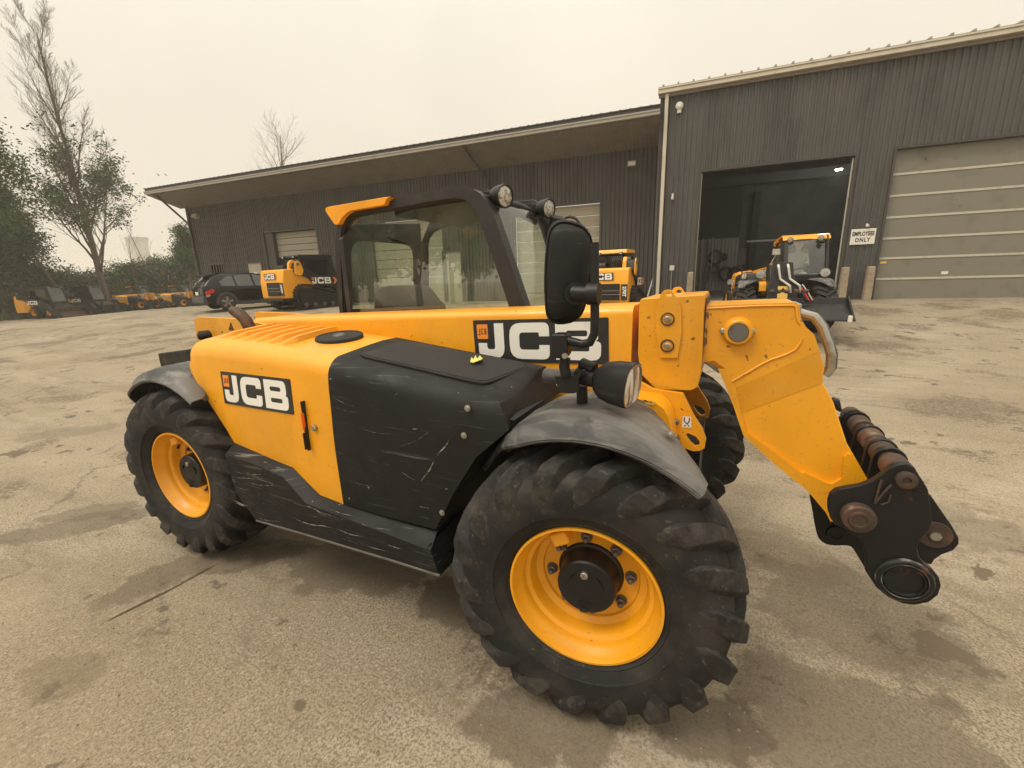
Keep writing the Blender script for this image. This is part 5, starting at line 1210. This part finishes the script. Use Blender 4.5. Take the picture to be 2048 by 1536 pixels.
MB().loft([[(3.02,-.175,.86),(3.02,-.045,.86)],[(3.008,-.112,.95),(3.008,-.108,.95)]], caps=False).build('warning_triangle', M_text, TR, fix=False)
for yy in (-.22,-.05): MB().tube([(2.90,yy,1.40),(2.99,yy,1.34),(2.98,yy+.05,1.12),(3.05,yy+.22,.98),(3.0,yy+.25,.85)], .022, 8).build('hydraulic_pipe', M_pvc, TR)
for yy, mm in ((.18,M_red),(.24,M_steel),(.14,M_seal)): MB().tube([(2.9,yy,1.0),(3.05,yy+.08,.85),(3.1,yy+.16,.7),(3.0,yy+.28,.62)], .016, 7).build('hose', mm, TR)
MB().prism(rounded([(2.98,.42),(3.02,.73),(3.06,.75),(3.10,.60),(3.35,.48),(3.60,.37),(3.62,.33),(3.05,.30)],.03), XZ, -1.0, .98).build('bucket', M_blk, TR, bevel=.012)
for y0 in (-1.03,.98): MB().prism(rounded([(2.98,.32),(3.0,.77),(3.08,.78),(3.62,.33)],.04), XZ, y0, y0+.03).build('bucket_side', M_blk, TR)
MB().box(3.60,3.66,.88,.94,.32,.44).build('bucket_marker', M_sign, TR, bevel=.01)
MB().prism([rounded([(-.32,1.02),(.10,1.02),(.10,1.44),(-.32,1.44)],.03), rounded([(-.27,1.07),(.05,1.07),(.05,1.39),(-.27,1.39)],.03)], lambda a,b,d:(2.46+d,a,b), 0, .04).build('boom_frame', M_yel_new, TR, bevel=.008)
MB().obox((2.36,-.84,1.62), (.03,.01,0), (-.01,.06,0), (0,0,.17)).tube([(2.33,-.8,1.2),(2.33,-.84,1.5)], .015, 8).build('mirror', M_blk, TR, bevel=.015)
for yy in (-.45,.62):
    h_ = MB().lathe([(0,.09),(.02,.085),(.03,0)], 18, c=(2.44,yy+ (0 if yy<0 else .1),1.22), axis=(1,-.1,0)).build('head_light', M_lens, TR)
MB().tube([(2.35,-.3,1.36),(2.38,-.2,1.62)], .012, 6).box(2.34,2.42,-.27,-.13,1.62,1.74).build('boom_lamp', M_lens, TR)
rt2 = [(.62,1.995),(1.30,2.035),(1.42,1.99),(1.46,1.94),(1.50,1.95),(1.45,2.02),(1.32,2.07),(.62,2.03)]
MB().prism(rt2, XZ, .06, .98).build('roof_edge', M_yel_new, TR, bevel=.01)
# driver
def person_in(parent, o, name='person'):
    V = [(0,0,.05),(.03,0,.30),(.06,0,.50),(.07,0,.60),(.09,0,.66),(.12,0,.76),(.13,0,.82)]; Rr = [.15,.15,.13,.06,.055,.088,.075]
    E = [(0,1),(1,2),(2,3),(3,4),(4,5),(5,6)]
    def add(p, r, frm): V.append(p); Rr.append(r); E.append((frm, len(V)-1)); return len(V)-1
    for s_ in (-1, 1):
        a = add((.05,s_*.17,.50), .065, 2); a = add((.10,s_*.22,.27), .05, a); a = add((.34,s_*.16,.30), .036, a); a = add((.42,s_*.13,.33), .034, a)
        a = add((.10,s_*.10,.02), .09, 0); a = add((.42,s_*.13,.06), .075, a); a = add((.50,s_*.13,-.34), .055, a); a = add((.62,s_*.13,-.38), .04, a)
    me = bpy.data.meshes.new(name); me.from_pydata(V, E, []); 
    p = bpy.data.objects.new(name, me); COL.objects.link(p); p.location = o
    m = p.modifiers.new('skin', 'SKIN'); 
    if not me.skin_vertices: me.skin_vertices.new()
    for i, sv in enumerate(me.skin_vertices[0].data): sv.radius = (Rr[i], Rr[i]*(1.25 if i < 3 else 1)); sv.use_root = (i == 0)
    s = p.modifiers.new('sub', 'SUBSURF'); s.levels = 2; s.render_levels = 2
    return p
P_ = person_in(None, (0,0,0))
sh = Mat('grey_shirt', (.38,.38,.35), .9).m; skn = Mat('skin', (.60,.42,.31), .6).m
P_.data.materials.append(sh)
bm_head = MB().lathe([(-.13,.0),(-.12,.045),(-.08,.075),(-.02,.092),(.04,.095),(.085,.075),(.11,.04),(.118,0)], 20, c=(.13,0,.77), axis=(.12,0,1)).obox((.225,0,.76), (.018,0,0), (0,.014,0), (-.008,0,.026)).lathe([(-.012,.0),(0,.022),(.012,0)], 10, c=(.12,.095,.765), axis=(0,1,0)).lathe([(-.012,.0),(0,.022),(.012,0)], 10, c=(.12,-.095,.765), axis=(0,1,0)).build('head', skn, P_, smooth=60)
for s_ in (-1,1): MB().lathe([(0,.011),(.006,.007),(.007,0)], 10, c=(.214,s_*.034,.785), axis=(1,s_*.25,0)).build('eye', M_text, bm_head)
MB().box(.205,.222,-.025,.025,.715,.722).build('mouth', M_red, bm_head)
mt_ = TR.matrix_basis
P_.matrix_world = Matrix.Translation(TR.location) @ Matrix.Rotation(RA, 4, 'Z') @ Matrix.Translation((.82,.50,1.13))
tag(P_, 'driver with bald head and grey shirt sitting in the bay telehandler', 'person')

# black car beside the left workshop
def car():
    c = thing('parked_car', 'black hatchback suv with white plate parked beside the left workshop', 'car')
    Mgl = Mat('tinted_window', (.035,.037,.036), .06, 0, 1.0).m
    Mb = Mat('black_car_paint', (.004,.004,.0043), .1, 0, .3).m; Mc = Mat('grey_cladding', (.05,.05,.05), .6).m
    # x forward; sections: (x, z_sill, z_belt, z_top, half width belt, half width roof)
    st = [(-2.12,.48,.86,.98,.72,.66),(-2.08,.34,.95,1.02,.80,.70),(-1.95,.30,1.00,1.16,.87,.70),(-1.72,.26,1.01,1.43,.90,.64),(-1.45,.24,1.00,1.53,.91,.63),(-.9,.22,.98,1.575,.915,.63),(-.2,.22,.96,1.58,.915,.63),(.3,.22,.95,1.53,.915,.62),(.75,.22,.94,1.33,.91,.66),(1.10,.23,.93,1.06,.90,.74),(1.4,.25,.90,.98,.88,.74),(1.8,.28,.82,.91,.84,.70),(2.05,.34,.72,.80,.74,.62),(2.12,.42,.62,.68,.62,.54)]
    secs = []
    for x, zs_, zb, zt, wb, wr in st:
        half = [(wb*.86,zs_),(wb*.97,zs_+.06),(wb,zs_+(zb-zs_)*.45),(wb*.985,zb-.05),(wb*.955,zb),(wr+(wb-wr)*.30,zb+(zt-zb)*.62),(wr,zt-.05*min(1,(zt-zb)/.3)),(wr*.86,zt-.012),(wr*.45,zt)]
        secs.append([(x,-y,z) for y, z in half]+[(x,y,z) for y, z in reversed(half)])
    body = MB().loft(secs, closed=True).build('body', Mb, c, smooth=50)
    for s_ in (-1,1):
        def side(a,b,d):  # glass follows the flank
            zb = .97; k = max(0,(b-zb)/.58); y = .905*(1-k)*.965+.655*k; return (a, s_*(y+.012+d), b)
        for poly in ([(-1.42,1.02),(-1.50,1.20),(-1.15,1.42),(-.95,1.46),(-.90,1.01)], [(-.84,1.01),(-.88,1.46),(-.22,1.50),(-.18,1.0)], [(-.10,1.0),(-.13,1.50),(.25,1.46),(.68,1.25),(.88,1.03),(.80,.99)]):
            MB().prism(rounded(poly,.03), side, -.03, .008).build('side_window', Mgl, c)
        for x in (-1.32,1.32):
            ar = circle(x,.36,.40,28); MB().prism([p for p in ar if p[1] > .2], XZ, s_*.86 if s_>0 else -.925, s_*.925 if s_>0 else -.80).build('wheel_arch', Mc, c)
            w = bpy.data.objects.new('wheel', None); COL.objects.link(w); w.parent = c; w.location = (x, s_*.90, .345); 
            if s_ > 0: w.rotation_euler = (0,0,pi)
            MB().lathe([(.21,.22),(.21,.32),(.17,.342),(.03,.342),(-.035,.325),(-.04,.28),(-.03,.235),(.02,.228)], 32).build('tyre', M_seal, w)
            rb_ = MB().lathe([(-.032,.236),(-.034,.226),(-.01,.215),(.10,.21),(.10,0)], 32)
            rb_.build('rim', M_dsteel, w)
            for k in range(5):
                a = 2*pi*k/5+.3; sp = MB()
                for da in (-.16,.16):
                    sp.obox((.12*cos(a+da*.8),-.015,.12*sin(a+da*.8)), (.105*cos(a+da*.35),0,.105*sin(a+da*.35)), (0,.012,0), (-.016*sin(a),0,.016*cos(a)))
                sp.build('spoke', M_steel, w, smooth=0)
            MB().lathe([(-.035,.0),(-.034,.04),(-.02,.05)], 14).build('hub_cap', M_dsteel, w)
        MB().prism(rounded([(-1.0,.24),(.95,.24),(.95,.36),(-1.0,.38)],.03), XZ, s_*.86 if s_>0 else -.918, s_*.918 if s_>0 else -.86).build('sill_cladding', Mc, c)
        # tail lamp
        MB().prism(rounded([(-2.06,.64),(-1.74,.78),(-1.72,.86),(-1.80,.92),(-2.06,.80)],.04), XZ, s_*.80 if s_>0 else -.905, s_*.905 if s_>0 else -.80).build('tail_light', M_red, c)
        MB().prism(rounded([(-2.06,.56),(-1.92,.60),(-1.90,.68),(-2.06,.68)],.03), XZ, s_*.80 if s_>0 else -.90, s_*.90 if s_>0 else -.80).build('reverse_light', M_lens, c)
        MB().obox((.72,s_*1.0,1.04), (.06,0,0), (0,.08,0), (0,0,.055)).build('door_mirror', Mb, c, bevel=.03)
        MB().box(-.70,-.50,s_*.93-.012,s_*.93+.012,.87,.895).build('door_handle', Mb, c, bevel=.006)
    def back(a,b,d):
        t = (b-1.0)/.5; return (-2.02+.45*t-d, a, b)
    MB().prism(rounded([(-.60,1.06),(.60,1.06),(.52,1.40),(-.52,1.40)],.05), back, .045, .07).build('rear_window', Mgl, c)
    MB().prism(rounded([(-1.95,1.40),(-1.40,1.50),(-1.40,1.56),(-1.92,1.47)],.02), XZ, -.58, .58).build('roof_spoiler', Mb, c, bevel=.015)
    MB().prism(rounded([(-2.19,.34),(-2.16,.60),(-2.02,.62),(-1.9,.30),(-2.1,.26)],.04), XZ, -.80, .80).build('rear_bumper', Mc, c, bevel=.03)
    MB().box(-2.165,-2.14,-.20,.16,.66,.80).build('number_plate', M_sign, c)
    MB().lathe([(0,.05),(.015,.045),(.015,0)], 18, c=(-2.10,0,.93), axis=(-1,0,0)).build('emblem', M_steel, c)
    return c
CAR = car(); CAR.scale = (.95,.95,.95); ground_at(CAR, -16.3, 10.45, R(76))
# pallets behind the tracked loader
pk = [(-18.217,0.831),(-16.885,0.817)]
pu = (pk[0][0]+pk[1][0])/2
proto = thing('pallet', 'wooden pallet at the bottom of the stack by the workshop wall', 'pallet', group='stacked wooden pallets')
def pal_parts(P):
    bd = None
    for k in range(6):
        if bd is None: bd = o = MB().box(-.6,.6,-.05,.05,0,.02).build('plank', M_wood, P)
        else: o = bd.copy(); COL.objects.link(o)
        o.location = (0,-.5+.2*k,.12)
    for k in range(3): 
        o = bd.copy(); COL.objects.link(o); o.location = (0,-.5+.5*k,0)
    bl = None
    for i in range(3):
        for j in range(3):
            if bl is None: bl = o = MB().box(-.06,.06,-.05,.05,0,.099).build('block', M_wood, P)
            else: o = bl.copy(); COL.objects.link(o)
            o.location = (-.53+.53*i,-.5+.5*j,.0205)
pal_parts(proto)
for i, nm in enumerate(('at the bottom','second from the bottom','third from the bottom','fourth from the bottom','fifth from the bottom','second from the top','on the top')):
    P = proto if i == 0 else copy_tree(proto)
    P['label'] = 'wooden pallet %s of the stack by the workshop wall' % nm
    p = uv(pu+.02*((i*7)%3-1), .55); P.location = (p.x, p.y, LOT+.012+.145*i); P.rotation_euler = (0,0,WA+R(((i*5)%3-1)*1.5))
# ------------------------------------------------------------------ trees and far things
M_bark = Mat('grey_bark', (.13,.105,.08), .9).spots((.07,.055,.042), 6, .45, .65, .7, stretch=(3,3,.6), detail=6).nbump(14,.7,.04,detail=6,stretch=(3,3,.5)).m
M_twig = Mat('bare_twigs', (.15,.115,.085), .9).m
def leafmat(name, a, b):
    m = Mat(name, a, .6, spec=.3); f = m.noise(1.1, detail=3); m.mix(m.ramp(f, .35, .65), b); 
    g = m.noise(9, detail=2); m.mix(m.ramp(g, .5, .7, 0, .6), tuple(c*1.7 for c in b)); return m.m
M_leafA = leafmat('dark_green_leaves', (.028,.056,.016), (.058,.10,.030)); M_leafB = leafmat('grey_green_leaves', (.05,.062,.035), (.085,.098,.055))
def branch_tree(h, r0, rng, lean=(0,0), levels=3, n1=14, first=.25, up=.75, spread=.42, bend=.06, taper_top=.12, blen=.42):
    """returns list of (points, radii) and tip points"""
    segs = []; tips = []
    def grow(p, d, L, r, lev):
        n = 7 if lev == 0 else 5; pts = [p.copy()]; rs = [r]; q = p.copy(); dd = d.copy()
        for i in range(n):
            dd = (dd + Vector((rng.gauss(0,bend*(1+lev)), rng.gauss(0,bend*(1+lev)), (.03 if lev == 0 else .10)*up))).normalized()
            q = q + dd*(L/n); pts.append(q.copy()); rs.append(max(.006, r*(1-(1-taper_top)*(i+1)/n)))
        segs.append((pts, rs, lev)); 
        if lev >= levels: tips.append((pts[-1], lev)); tips.append((pts[len(pts)//2], lev)); return
        m = n1 if lev == 0 else max(3, int(n1*.5-lev))
        for k in range(m):
            f = first+(1-first)*(k+rng.random())/m if lev == 0 else .2+.8*(k+rng.random())/m
            f = min(.99, f); i = min(int(f*n), n-1); b = pts[i].lerp(pts[i+1], f*n-i); tdir = (pts[i+1]-pts[i]).normalized()
            az = rng.random()*2*pi; side = Vector((cos(az), sin(az), 0)); side = (side - tdir*side.dot(tdir)).normalized()
            ang = spread*(.7+.6*rng.random())*(1.25 if lev else 1)
            nd = (tdir*cos(ang*1.2)+side*sin(ang*1.2)).normalized()
            LL = L*(blen if lev == 0 else .5)*(1.15-f*.75)*(.75+.5*rng.random())
            grow(b, nd, LL, rs[i]*(.42 if lev == 0 else .5), lev+1)
        tips.append((pts[-1], lev))
    grow(Vector((0,0,0)), Vector((lean[0],lean[1],1)).normalized(), h, r0, 0)
    return segs, tips
def leaves_mesh(centers, rng, per, rad, size, mat, parent, name='crown', aniso=.7):
    V = []; F = []
    for c in centers:
        for _ in range(per):
            o = Vector((rng.gauss(0,1), rng.gauss(0,1), rng.gauss(0,1)*aniso)); o = o*(rad*.55); p = c+o; s = size*(.6+.8*rng.random())
            a = Vector((rng.gauss(0,1), rng.gauss(0,1), rng.gauss(0,.7))).normalized(); b = a.cross(Vector((rng.gauss(0,1),rng.gauss(0,1),rng.gauss(0,1)))).normalized()
            n = len(V); V += [p-a*s, p+b*s*.45, p+a*s, p-b*s*.45]; F.append((n,n+1,n+2,n+3))
    me = bpy.data.meshes.new(name); me.from_pydata(V, [], F); me.materials.append(mat)
    o = bpy.data.objects.new(name, me); COL.objects.link(o); o.parent = parent; return o
def tree(name, label, loc, h, r0, seed, leafy=None, size=.13, per=22, rad=.7, mat=None, group=None, cat='tree', **k):
    rng = random.Random(seed); t = thing(name, label, cat, loc, 0, group)
    segs, tips = branch_tree(h, r0, rng, **k)
    tk = MB(); br = MB()
    for pts, rs, lev in segs: (tk if lev == 0 else br).tube(pts, rs, 9 if lev == 0 else (5 if lev == 1 else 3), caps=False)
    tk.build('trunk', M_bark, t, fix=False, smooth=60); br.build('branches', M_twig if not leafy else M_bark, t, fix=False, smooth=60)
    if leafy:
        C = [p for p, lev in tips if leafy(p, rng)]
        leaves_mesh(C, rng, per, rad, size, mat or M_leafA, t)
    return t
def gz(x, y): return ground_z(x, y)-.1
# tall half-dead tree
px_ = [(-41.219,15.025,0.871)][0]
tree('poplar_tree', 'tall half bare tree with leafy lower branches behind the parked loaders', (px_[0], px_[1], gz(px_[0],px_[1])), 19.5, .25, 11, leafy=lambda p, r: p.z < 11.5+r.gauss(0,1.2) and p.z > 2.6 and r.random() < .085, size=.10, per=34, rad=.55, mat=M_leafA, levels=3, n1=28, first=.13, blen=.29, up=1.0, spread=.40, bend=.03, taper_top=.10, lean=(-.02,0), group='trees at the lot edge')
px2 = [(-42.813,13.114,0.985)][0]
tree('young_tree', 'slim leafy tree left of the tall half bare tree', (px2[0], px2[1], gz(px2[0],px2[1])), 8.5, .14, 5, leafy=lambda p, r: p.z > 2.2 and r.random() < .6, size=.10, per=22, rad=.6, mat=M_leafA, n1=12, first=.2, spread=.5, bend=.06, group='trees at the lot edge')
for i, (u_, d_, h_, lab, sd_) in enumerate(((-38, 29.5, 16.5, 'large dense dark tree at the left edge of the yard', 24), (22, 31.5, 7.0, 'dark bushy tree under the big tree at the left edge', 22))):
    q = ([(-41.849,6.789,1.322),(-38.477,8.436,1.211)][0], [(-45.264,10.784,1.127)][0])[i]
    tree('broad_tree', lab, (q[0], q[1], gz(q[0],q[1])), h_, .30, sd_, leafy=lambda p, r: p.z > 2.0, size=.10, per=(34, 28)[i], rad=.9, mat=M_leafA, n1=(18,15)[i], first=.12, spread=.62, up=.9, bend=.06, group='trees at the lot edge')
q = [(-41.888,21.495,0.525)][0]
tree('young_tree', 'small leafy tree at the left corner of the low workshop', (q[0], q[1], gz(q[0],q[1])), 6.2, .12, 9, leafy=lambda p, r: p.z > 2.0, size=.085, per=30, rad=.6, mat=M_leafA, n1=10, first=.25, spread=.4, group='trees at the lot edge')
q = [(-35.637,26.813,0.197)][0]
tree('bare_tree', 'leafless tree standing behind the low workshop roof', (q[0], q[1], .0), 15.2, .22, 31, levels=2, n1=26, first=.42, spread=.55, up=1.3, blen=.38, bend=.05, group='trees at the lot edge')
q = [(-34.988,29.395,0.053)][0]
tree('bare_tree', 'small leafless treetop right of the bare tree behind the roof', (q[0], q[1], .0), 11.6, .12, 33, levels=2, n1=12, first=.4, spread=.36, up=1.0, bend=.05, group='trees at the lot edge')
for i, (pxx, dd, hh, sd_) in enumerate(((([(-45.198,18.745,0.695)][0]), 0, 4.6, 71), (([(-46.586,20.332,0.618)][0]), 0, 5.6, 72))):
    tree('bare_sapling', ('thin bare sapling in front of the grey tower', 'thin bare sapling right of the grey tower')[i], (pxx[0], pxx[1], gz(pxx[0],pxx[1])), hh+2.0, .06, sd_, n1=8, first=.3, spread=.3, levels=2, group='bare saplings')
# hedge of shrubs behind the parked row
SH = [(-43.992,10.273,1.147)]+[(-45.217,11.940,1.064)]+[(-46.298,13.677,0.977)]+[(-46.979,15.610,0.877)]+[(-47.349,17.694,0.766)]+[(-47.951,19.665,0.663)]+[(-47.857,21.410,0.568)]+[(-47.809,23.133,0.474)]+[(-46.896,24.711,0.383)]
HH = (4.2,3.6,3.4,3.2,3.5,4.0,4.5,4.7,5.0)
names = ('shrub at the left edge behind the spare tyre','shrub behind the leftmost skid steer','shrub between the two skid steers','shrub behind the second skid steer','shrub right of the tall tree trunk','shrub below the grey tower','shrub right of the grey tower','shrub behind the fourth parked telehandler','shrub beside the left workshop corner')
for i, (p, hh) in enumerate(zip(SH, HH)):
    rng = random.Random(100+i); t = thing('shrub', 'dense green '+names[i], 'shrub', (p[0], p[1], gz(p[0],p[1])), 0, 'shrubs behind the parked row')
    C = []
    for k in range(190):
        a = rng.random()*2*pi; rr = 2.1*math.sqrt(rng.random()); z = hh*(.05+.95*rng.random()); w_ = 1-.5*(z/hh)**3
        C.append(Vector((rr*cos(a)*w_*1.25, rr*sin(a)*w_, z+rng.gauss(0,.12))))
    leaves_mesh(C, rng, 52, .55, .095, M_leafA if i % 3 else M_leafB, t, 'foliage')
    st_b = MB()
    for k in range(6): 
        a = rng.random()*2*pi; st_b.tube([(0.3*cos(a),.3*sin(a),-.1),(.7*cos(a),.7*sin(a),hh*.4),(1.0*cos(a),1.0*sin(a),hh*.75)], [.06,.04,.015], 5, caps=False)
    st_b.build('stems', M_bark, t, fix=False)
# grass at the edge of the lot
rng = random.Random(3); V = []; F = []
for k in range(9000):
    u_ = -44.5-abs(rng.gauss(0,2.5)) - rng.random()*1.5; v_ = -8+rng.random()*24
    u_ = u_ - max(0, v_-2)*.42
    p = uv(u_+1.2, v_); z = ground_z(p.x, p.y); a = rng.random()*2*pi; s = .05+.05*rng.random(); h_ = .15+.3*rng.random()
    n = len(V); V += [(p.x-cos(a)*s,p.y-sin(a)*s,z-.02),(p.x+cos(a)*s,p.y+sin(a)*s,z-.02),(p.x+rng.gauss(0,.08),p.y+rng.gauss(0,.08),z+h_)]; F.append((n,n+1,n+2))
me = bpy.data.meshes.new('grass'); me.from_pydata(V, [], F); me.materials.append(M_leafB); o = bpy.data.objects.new('grass', me); COL.objects.link(o); stuff(o)
# far tower
q = [(-313.052,141.376,7.607)][0]; tt = [(-314.997,146.989,31.895)][0]
M_tow = Mat('pale_tower_concrete', (.42,.42,.40), .8).spots((.3,.3,.29), .12, .45, .7, .5, stretch=(3,3,.5)).m
TW = thing('water_tower', 'pale grey cylindrical tower far behind the shrubs', 'tower', (q[0], q[1], -.13))
H_ = tt[2]+.13
MB().lathe([(-3,4.6),(H_*.45,4.4),(H_*.8,4.8),(H_-.8,5.4),(H_-.8,5.7),(H_,5.7),(H_,0)], 40, axis=(0,0,1)).build('shaft', M_tow, TW)
for a_ in (200,235,260): MB().tube([(4.9*cos(R(a_)),4.9*sin(R(a_)),0),(4.9*cos(R(a_)),4.9*sin(R(a_)),H_*.85)], .22, 6).build('rib', M_tow, TW)
# two birds over the shrubs
for i, p in enumerate(([(-69.634,35.137,16.980)][0], [(-68.697,35.595,16.949)][0])):
    b = MB().loft([[(-.18,0,0),(-.02,.05,.0),(.12,0,.02),(-.02,-.05,0)],[(-.1,0,.06),(-.02,.03,.06),(.1,0,.05),(-.02,-.03,.06)]], closed=True).build('bird', M_blk, None)
    for s_ in (-1,1): MB().add([(.06,s_*.04,.04),(-.10,s_*.04,.04),(-.08,s_*.40,.16),(.0,s_*.42,.17)], [(0,1,2,3)]).build('wing', M_blk, b, fix=False)
    b.location = p; b.rotation_euler = (0,0,R(40)); tag(b, ('left one of two small birds flying in the hazy sky','right one of two small birds flying in the hazy sky')[i], 'bird', 'birds in the sky')
# things across the yard, behind the photographer, which the cab window mirrors
def mirr(px): return Vector((px[0], .2-px[1], px[2]))
for i, (p, hh, lab) in enumerate(((([(-13.955,19.282,0.467)][0]), 9.0, 'tall leafy tree across the yard facing the telehandler'), (([(-18.002,19.571,0.477)][0]), 6.4, 'low leafy tree across the yard facing the cab rear'), (([(-11.785,21.475,0.334)][0]), 7.0, 'leafy tree right of the pole across the yard'))):
    m_ = mirr(p); tree('roadside_tree', lab, (m_.x, m_.y, gz(m_.x,m_.y)), hh, .22, 60+i, leafy=lambda p, r: p.z > 1.5, size=.22, per=18, rad=.9, mat=M_leafA, n1=13, first=.15, spread=.6, group='trees across the yard')
m_ = mirr([(-14.484,23.555,0.239)][0])
UP = thing('utility_pole', 'wooden utility pole across the yard mirrored in the cab window', 'utility pole', (m_.x, m_.y, gz(m_.x,m_.y)))
MB().tube([(0,0,0),(0,0,9.0)], [.16,.12], 10).build('pole', M_bark, UP)
MB().box(-1.2,1.2,-.06,.06,8.2,8.35).box(-.9,.9,-.06,.06,7.3,7.43).build('cross_arm', M_bark, UP)

# ------------------------------------------------------------------ smoky air
hz = MB().box(-470,470,-470,470,-1.4,26).build('haze', M_white, None, smooth=0)
hm = bpy.data.materials.new('smoky_air'); hm.use_nodes = True; t_ = hm.node_tree; t_.nodes.clear()
ho = t_.nodes.new('ShaderNodeOutputMaterial'); pv = t_.nodes.new('ShaderNodeVolumePrincipled')
pv.inputs['Color'].default_value = (.98,.95,.88,1); pv.inputs['Density'].default_value = .0017; pv.inputs['Anisotropy'].default_value = .2
t_.links.new(pv.outputs[0], ho.inputs['Volume']); hz.data.materials.clear(); hz.data.materials.append(hm); stuff(hz)
hz.rotation_euler = (0,0,WA)
SC.cycles.volume_bounces = 2
